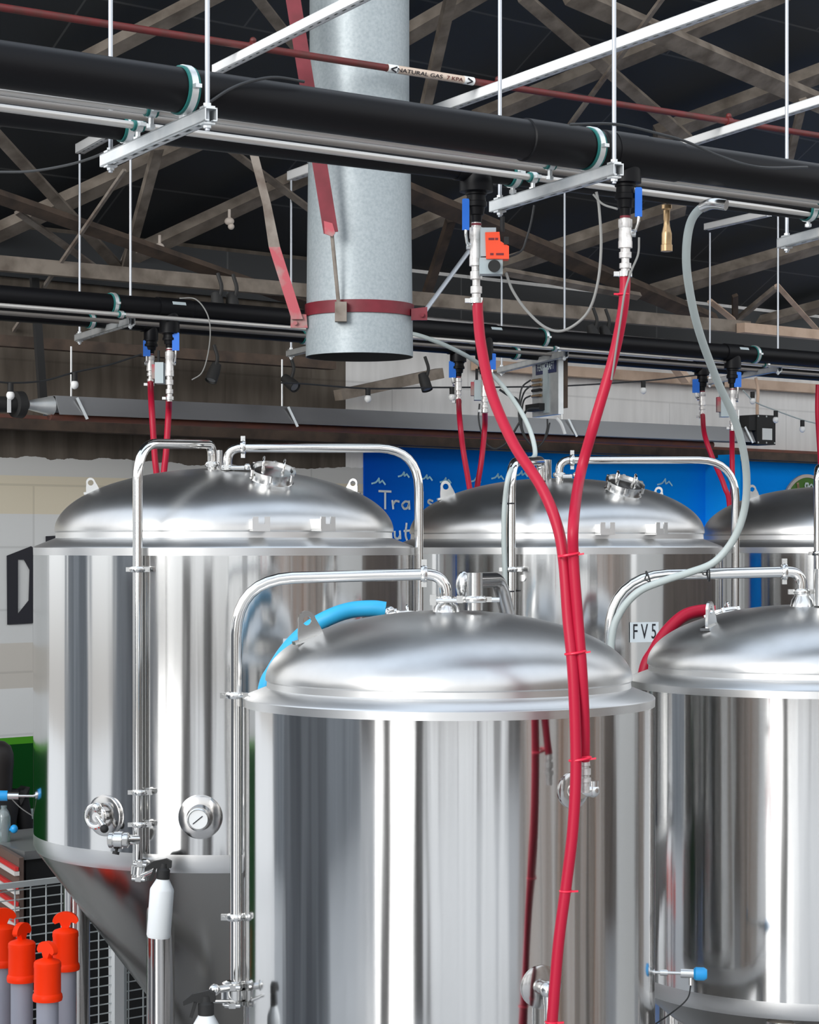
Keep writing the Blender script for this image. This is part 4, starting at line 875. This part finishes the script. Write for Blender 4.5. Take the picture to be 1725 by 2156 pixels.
# brass nozzle
p = P(1404, 432, 8.5); k = 8.5/F
o = T('brass_nozzle', p, 'brass hose nozzle hanging below the near pipe at right', 'nozzle')
MB().lathe([(0, 0), (11*k, 0), (11*k, 8*k), (7*k, 11*k), (7*k, 30*k), (6*k, 34*k), (7*k, 44*k), (10*k, 56*k), (11*k, 60*k), (11*k, 84*k)], p, -UP, 24).build('nozzle_body', 'brass', o)
MB().lathe([(11*k, 83*k), (12.5*k, 84*k), (12.5*k, 97*k), (8*k, 98*k), (0, 97*k)], p, -UP, 24).build('nozzle_tip', 'brass', o)
MB().cyl(p-UP*.002, p+UP*.05, .004, n=8).build('hook_wire', 'wire', o)

# ------------------------------------------------------------------ heater along the back wall
def HP(x, y, off=.55): return WP(x, y, off)
hy = lambda x: 855+.043*(x-111)
o = T('radiant_heater', HP(860, hy(860)), 'long tube heater with steel reflector along the back wall', 'heater')
a, b = HP(108, hy(108)), HP(1572, hy(1572)); hh = .062
d_ = (b-a).normalized(); s_ = V((ND.x, ND.y, 0))
mb = MB()
for q0, q1 in (((-.10, -.06), (-.045, .062)), ((-.045, .062), (.045, .062)), ((.045, .062), (.10, -.06))):
    n_ = V((0, 0, 0)); A0, A1 = s_*q0[0]+UP*q0[1], s_*q1[0]+UP*q1[1]; t_ = (A1-A0).cross(d_).normalized()*.004
    mb.hexa([a+A0, b+A0, b+A1, a+A1, a+A0+t_, b+A0+t_, b+A1+t_, a+A1+t_])
mb.build('reflector', 'heater', o)
MB().cyl(HP(104, hy(104)+22), HP(1500, hy(1500)+22), .026, n=18).build('burner_tube', 'rust', o)
MB().cyl(HP(58, hy(58)), HP(108, hy(108)), .03, .064, n=28).build('tube_cone', 'zinc', o)
f = MB().lathe([(.03, -.04), (.085, -.035), (.088, .02), (.03, .03), (0, .03)], HP(40, 852), d_, 32).build('fan', 'blackmat', o)
MB().cyl(HP(-14, 851), HP(36, 852), .052, n=24).build('fan_motor', 'blackmat', f)
MB().box(HP(10, 853)+ND*.054, d_*.013, ND*.002, UP*.05).build('motor_label', 'white', f)
bx = HP(1595, 906); k = bx.y/F
q = MB().box(bx, d_*.125, s_*.10, UP*31*k).box(bx-d_*.17+UP*13*k, d_*.05, s_*.09, UP*15*k).build('burner_box', 'blackmat', o)
MB().box(bx+s_*.102-UP*9*k+d_*.01, d_*.065, s_*.002, UP*12*k).build('socket_panel', 'white', q)
for i in range(6): MB().cyl(bx+s_*.10+d_*(-.11+.11*(i % 3))+UP*(28*k if i < 3 else -27*k), bx+s_*.104+d_*(-.11+.11*(i % 3))+UP*(28*k if i < 3 else -27*k), .008, n=10).build('screw', 'zinc', q)
MB().tube(spline([bx+UP*31*k, bx+UP*52*k, bx+UP*82*k+d_*.01, bx+UP*110*k-d_*.02], 5), .014, 10).build('flex_conduit', 'timberl', o)
for x in (150, 594, 1184, 1556):
    p = HP(x, hy(x)-18); MB().cyl(p, p+UP*(.34 if x < 1500 else .15), .006, n=8).build('hanger_wire', 'zinc', o)
    MB().bar(p+ND*.07+UP*.0, p+ND*.115+d_*.05-UP*.14, .02, .005, ND).build('support_clip', 'zinc', o)

# ------------------------------------------------------------------ festoon lights, spotlights, insulators
def festoon(pts, bulbs, label, off=.9, mk='cable'):
    o = T('festoon_light', WP(pts[0][0], pts[0][1], off), label, 'string light', 'festoon strings on the back wall')
    MB().tube(spline([WP(x, y, off) for x, y in pts], 6), .006, 8).build('cable', mk, o)
    for x, y in bulbs:
        p = WP(x, y, off)
        b_ = MB().cyl(p+UP*.005, p-UP*.05, .019, n=14).build('lamp_holder', 'blackmat', o)
        MB().ball(p-UP*.072, .026, (1, 1, 1.15), 16, 10).build('bulb', 'lens', b_)
    return o
festoon([(298, 746), (230, 768), (157, 784), (90, 802), (20, 806), (-30, 800)], [(157, 786), (22, 808)], 'festoon string sloping down to the heater fan at far left')
festoon([(592, 806), (640, 808), (775, 818), (900, 816), (1060, 815), (1200, 812), (1355, 802), (1440, 793), (1466, 790)], [(775, 818), (952, 816), (1355, 803)], 'festoon string stretched low across the white wall at centre')
festoon([(1565, 822), (1590, 846), (1634, 864), (1690, 884), (1740, 896)], [(1585, 826), (1634, 866), (1690, 886)], 'festoon string sloping down at right past the black heater box', mk='greycable')
def spotlight(px, py, off, label, tilt=(.25, -.6, -1), k=.72):
    p = WP(px, py, off); t_ = V(tilt).normalized()
    o = T('spotlight', p, label, 'spotlight', 'small black spotlights')
    MB().lathe([(0, -.10*k), (.045*k, -.095*k), (.056*k, -.02*k), (.058*k, .09*k), (.052*k, .09*k), (.046*k, .07*k), (0, .07*k)], p, t_, 24).build('lamp_head', 'blackmat', o)
    MB().cyl(p+t_*.072*k, p+t_*.078*k, .044*k, n=20).build('lamp_lens', 'heater', o)
    MB().tube(fillet([p, p+V((.03, 0, .10)), p+V((0, .02, .19))], .03, 4), .012, 8).build('stalk', 'blackmat', o)
spotlight(450, 785, .8, 'black spotlight left of the duct mouth below the rear pipe', (-.3, -.5, -1))
spotlight(611, 806, .8, 'black spotlight under the left edge of the duct mouth', (.8, -.8, -.7))
spotlight(895, 805, .8, 'black spotlight just right of the duct mouth', (.3, -.3, -1))
spotlight(458, 640, 1.9, 'left one of two black spotlights above the rear pipe left of the duct', (.15, -.3, -1))
spotlight(490, 642, 1.9, 'right one of two black spotlights above the rear pipe left of the duct', (.15, -.3, -1))
spotlight(1250, 704, 1.9, 'left one of two black spotlights above the rear pipe right of the duct', (.35, -.2, -1))
spotlight(1276, 706, 1.9, 'right one of two black spotlights above the rear pipe right of the duct', (.3, -.2, -1))
for x, y, lab in ((483, 466, 'small beige porcelain insulator under the rafter left of the duct'), (336, 520, 'small beige porcelain insulator on the brown brace left of the duct')):
    p = RP(x, y, .45); mb = MB().ball(p, .030, (1.1, 1, .9)).ball(p-UP*.035+V((.012, 0, 0)), .022); mb.cyl(p, p+UP*.08, .010, n=10); tag(mb.build('insulator', 'badgerim'), lab, 'insulator', 'porcelain insulators')

# ------------------------------------------------------------------ lower left corner
def bollard(px, ytop, d, wpx, ang, label):
    k = d/F; c = P(px, ytop, d); r = wpx/2*k; z = c.z; b = V((c.x, c.y, 0))
    o = T('safety_bollard', b, label, 'bollard', 'orange topped safety bollards')
    ch = 84*k
    MB().lathe([(r*.78, 0), (r*.80, z-ch)], b, n=36).build('sleeve', 'bollard', o)
    MB().lathe([(r*.82, .50), (r*.82, .60)], b, n=36).lathe([(r*.82, .12), (r*.82, .22)], b, n=36).build('orange_band', 'orange', o)
    MB().lathe([(r*1.9, 0), (r*1.9, .05), (r*1.2, .09), (r*.9, .10)], b, n=36).build('base', 'blackmat', o)
    cp = MB().lathe([(r*.80, z-ch), (r*1.06, z-ch), (r*1.10, z-ch+.012), (r*1.06, z-ch+.028), (r*.98, z-ch+.034), (r*.97, z-.035), (r*1.0, z-.028), (r*.98, z-.008), (r*.86, z), (r*.3, z+.012), (0, z+.012)], b, n=40).build('cap', 'orange', o)
    s = V((math.cos(ang), math.sin(ang), 0)); t_ = V((-math.sin(ang), math.cos(ang), 0)); zz = z+.012
    poly = [V((b.x, b.y, zz+.030))+s*r*.98*math.cos(a)*1.0+UP*r*.72*math.sin(a) for a in [PI*i/16 for i in range(17)]]
    poly += [V((b.x, b.y, zz+.030))-s*r*.80-UP*.012, V((b.x, b.y, zz+.030))-s*r*.45-UP*.004, V((b.x, b.y, zz))-s*r*.26, V((b.x, b.y, zz))+s*r*.26, V((b.x, b.y, zz+.030))+s*r*.45-UP*.004, V((b.x, b.y, zz+.030))+s*r*.80-UP*.012]
    MB().prism([p-t_*.013 for p in poly], t_*.026).build('grip', 'orange', cp)
    return o
bollard(100, 2022, 9.70, 58, 2.4, 'orange topped bollard nearest the viewer with its grip turned aside')
bollard(46, 1982, 9.92, 58, 1.2, 'orange topped bollard left of the nearest one with grip seen end on')
bollard(138, 1958, 10.05, 55, .1, 'orange topped bollard in front of the tank leg with grip seen broadside')
bollard(6, 1950, 10.30, 56, .5, 'orange topped bollard half cut off by the left picture edge')

# wire mesh fence
def fence(px0, px1, d0, ztop, label, posts, zlow=.06):
    a = P(px0, HY, d0); a.z = 0
    L = 0.
    def atpx(px):
        t = (a.x-(px-CX)/F*a.y)/((px-CX)/F*UD.y-UD.x); return a+UD*t
    b = atpx(px1); n_ = (b-a).length
    o = T('mesh_fence', a, label, 'fence', 'grey wire mesh fence panels')
    MB().bar(a+UP*(ztop-.015), b+UP*(ztop-.015), .03, .03).build('top_rail', 'fence', o)
    MB().bar(a+UP*zlow, b+UP*zlow, .03, .03).build('bottom_rail', 'fence', o)
    mb = MB(); i = 0
    while i*.098 < n_: p = a+UD*i*.098; mb.bar(p+UP*zlow, p+UP*(ztop-.02), .006, .006, ND); i += 1
    j = zlow+.05
    while j < ztop-.03: mb.bar(a+UP*j-ND*.004, b+UP*j-ND*.004, .006, .006); j += .051
    mb.build('wire_mesh', 'fence', o)
    for px, w_, mk in posts:
        p = atpx(px); MB().bar(p+UP*0, p+UP*(ztop+.0), w_, w_, ND).build('post', mk, o)
    return o
fence(-70, 152, 11.4, 1.125, 'grey wire mesh fence panel in front of the black counter', [(-70, .04, 'fence'), (154, .035, 'fence')])
fence(176, 330, 11.72, 1.125, 'grey wire mesh fence panel with a white post behind the tank cone', [(245, .062, 'white'), (262, .02, 'fence')])

# black bar counter, slatted bench, drinks dispenser, shelf, person
a1 = V((-.556, .831, 0)).normalized(); K = ZP(52, 1793, -1.80); K0 = V((K.x, K.y, 0)); ht = K.z
o = T('bar_counter', K0, 'black bar counter with dark stone top at far left', 'counter')
def quad_prism(mb, p, u1, l1, u2, l2, z0, z1): return mb.prism([p+UP*z0, p+u1*l1+UP*z0, p+u1*l1+u2*l2+UP*z0, p+u2*l2+UP*z0], UP*(z1-z0))
quad_prism(MB(), K0, a1, .88, UD, 1.3, ht-.05, ht).build('counter_top', 'counter', o)
quad_prism(MB(), K0+(a1+UD)*.02, a1, .84, UD, 1.26, 0, ht-.05).build('counter_body', 'blackmat', o)
Q = P(50, HY, 12.25); Q.z = 0
o = T('slatted_bench', Q, 'slatted bench end with white and red stripes left of the black counter', 'bench')
zq = lambda y: EYE-(y-HY)*12.25/F
quad_prism(MB(), Q-ND*.0, BD, .84, -UD, .03, 0, zq(1806)).build('back_panel', 'slatbrown', o)
for y in (1838, 1877, 1912, 1948, 1985, 2020, 2055):
    p = Q-UD*.045
    MB().bar(p+UP*zq(y), p+BD*.83+UP*zq(y), .03, .024).build('white_slat', 'slatwhite', o)
    MB().bar(p+UP*(zq(y)+.026), p+BD*.83+UP*(zq(y)+.026), .02, .022).build('red_slat', 'slatred', o)
p = P(8, 1752, 13.0); p.z = ht
o = T('drinks_dispenser', p, 'clear plastic drinks dispenser with blue tap on the black counter', 'dispenser')
MB().lathe([(0, 0), (.038, 0), (.042, .01), (.042, .15), (.030, .185), (.018, .20), (.018, .22), (0, .22)], p, n=32).build('container', 'water', o)
tp = MB().cyl(p+V((.04, -.01, .075)), p+V((.07, -.02, .075)), .010, n=12).ball(p+V((.066, -.02, .08)), .024, (1, 1, 1.1)).build('tap', 'skyblue', o)
o = T('wall_shelf', WP(60, 1716, .25), 'long grey shelf against the green wall behind the counter', 'shelf')
a, b = WP(62, 1715, .22), WP(190, 1711, .22)
MB().bar(a, b, .26, .05).build('shelf_board', 'greypl', o)
for t_ in (.15, .5, .85):
    q = a+(b-a)*t_; MB().prism([q-UP*.025, q-UP*.20-ND*.14, q-UP*.025-ND*.14], UD*.02).build('shelf_bracket', 'blackmat', o)

def person():
    d = 13.80; k = d/F; hx = P(-6, 1600, d)
    b = V((hx.x-.01, hx.y, 0)); H = hx.z+.12
    o = T('person', b, 'person with dark hair in black clothes standing behind the counter at left edge', 'person')
    s = Vr = V((.80, .60, 0)).normalized(); f = V((-.60, .80, 0))       # shoulders along s, facing f
    me = bpy.data.meshes.new('body'); J = {}
    def pt(n, si, fw, z, r): J[n] = (b+s*si+f*fw+UP*z, r)
    pt('pelvis', 0, 0, .92, .13); pt('waist', 0, 0, 1.06, .115); pt('chest', 0, .01, 1.26, .14); pt('neck', 0, 0, H-.30, .058); pt('head0', 0, .015, H-.20, .078); pt('head1', 0, .02, H-.10, .088); pt('head2', 0, .01, H-.04, .06)
    E_ = [('pelvis', 'waist'), ('waist', 'chest'), ('chest', 'neck'), ('neck', 'head0'), ('head0', 'head1'), ('head1', 'head2')]
    for i, g in (('l', -1), ('r', 1)):
        pt('sh'+i, g*.18, 0, H-.36, .065); pt('el'+i, g*.23, .02, 1.04, .048); pt('wr'+i, g*.20, .20, .98, .032); pt('pa'+i, g*.19, .27, .985, .034)
        pt('hip'+i, g*.09, 0, .86, .095); pt('kn'+i, g*.10, .02, .48, .064); pt('an'+i, g*.10, -.01, .10, .042); pt('to'+i, g*.11, .13, .045, .04)
        E_ += [('chest', 'sh'+i), ('sh'+i, 'el'+i), ('el'+i, 'wr'+i), ('wr'+i, 'pa'+i), ('pelvis', 'hip'+i), ('hip'+i, 'kn'+i), ('kn'+i, 'an'+i), ('an'+i, 'to'+i)]
        for j in range(4):
            pt('fa%s%d' % (i, j), g*(.165+.016*j), .32, .982, .011); pt('fb%s%d' % (i, j), g*(.162+.017*j), .355+(.006 if j in (1, 2) else 0), .965, .009)
            E_ += [('pa'+i, 'fa%s%d' % (i, j)), ('fa%s%d' % (i, j), 'fb%s%d' % (i, j))]
        pt('th'+i, g*.15, .285, .985, .011); pt('ti'+i, g*.135, .315, .975, .009); E_ += [('pa'+i, 'th'+i), ('th'+i, 'ti'+i)]
    names = list(J); ix = {n: i for i, n in enumerate(names)}
    me.from_pydata([tuple(J[n][0]-b) for n in names], [(ix[a_], ix[c_]) for a_, c_ in E_], [])
    ob = bpy.data.objects.new('body', me); COL.objects.link(ob); ob.parent = o; ORG[ob.name] = b
    sk = ob.modifiers.new('skin', 'SKIN'); sv = me.skin_vertices[0].data
    for n in names: sv[ix[n]].radius = (J[n][1],)*2
    sv[ix['pelvis']].use_root = True
    sb = ob.modifiers.new('smooth', 'SUBSURF'); sb.levels = sb.render_levels = 2
    sk.use_smooth_shade = True
    # skin on head and hands, black cloth elsewhere
    m, t, bs, N, L = nodes_of('clothed_body'); tc = N('ShaderNodeTexCoord'); sp = N('ShaderNodeSeparateXYZ'); L(tc.outputs['Object'], sp.inputs[0])
    g = N('ShaderNodeMath'); g.operation = 'GREATER_THAN'; g.inputs[1].default_value = H-.285; L(sp.outputs['Z'], g.inputs[0])
    mx = N('ShaderNodeMix'); mx.data_type = 'RGBA'; mx.inputs[6].default_value = (.010, .010, .011, 1); mx.inputs[7].default_value = (.50, .29, .21, 1); L(g.outputs[0], mx.inputs[0]); L(mx.outputs[2], bs.inputs['Base Color']); bs.inputs['Roughness'].default_value = .75
    me.materials.append(m)
    hd = b+f*.015+UP*(H-.115)
    MB().lathe([(0, .125), (.05, .115), (.088, .085), (.106, .035), (.108, -.02), (.102, -.08), (.100, -.15), (.095, -.22), (.06, -.25), (0, -.25)], hd-f*.035, UP, 28).build('hair', 'hair', o)
    mb = MB().ball(hd+f*.092-UP*.035, .016, (1, 1, 1.5)); mb.build('nose', 'skin', o)
    for g_ in (-1, 1):
        MB().ball(hd+f*.082+s*g_*.032-UP*.005, .011).build('eye', 'ink', o); MB().ball(hd+s*g_*.092-UP*.02, .026, (.5, .7, 1)).build('ear', 'skin', o)
    MB().ball(hd+f*.080-UP*.075, .02, (1, .4, .35)).build('mouth', 'redpaint', o)
    # sweater sleeves end at the cuffs
    return o
person()

def spray_bottle(px, ytop, d, rpx, hpx, lean, label):
    k = d/F; p = P(px, ytop, d); ax = V((lean, 0, 1)).normalized(); r = rpx*k; h = hpx*k
    o = T('spray_bottle', p-ax*h, label, 'spray bottle', 'white trigger spray bottles')
    MB().lathe([(0, 0), (r*.92, 0), (r, .012), (r, h*.80), (r*.97, h*.83), (r*.55, h*.985), (r*.50, h), (0, h)], p-ax*h, ax, 36).build('bottle_body', 'whitepl', o)
    hd = MB().lathe([(r*.50, -.002), (r*.55, 0), (r*.55, .04), (r*.38, .05), (r*.34, .07)], p, ax, 24); s = V((-1, -.1, -.12)).normalized(); u = ax
    hd.prism([p+u*.045+V((0, -.014, 0))+s*a_+u*b_ for a_, b_ in ((-.035, .0), (-.035, .03), (-.01, .045), (.05, .040), (.085, .018), (.083, .002), (.04, .012), (.02, .0))], V((0, .028, 0))); hd.build('spray_head', 'blackmat', o)
    MB().prism([p+u*.045+V((0, -.008, 0))+s*a_+u*b_ for a_, b_ in ((.03, .015), (.045, .012), (.062, -.045), (.05, -.05), (.04, -.02))], V((0, .016, 0))).build('trigger', 'blackmat', o)
    return o
spray_bottle(343, 1850, 9.66, 25.5, 124, .075, 'white spray bottle hung by its black trigger below the large left tank')
spray_bottle(434, 2136, 7.98, 31, 150, .0, 'white spray bottle with black trigger cut off by the bottom picture edge')
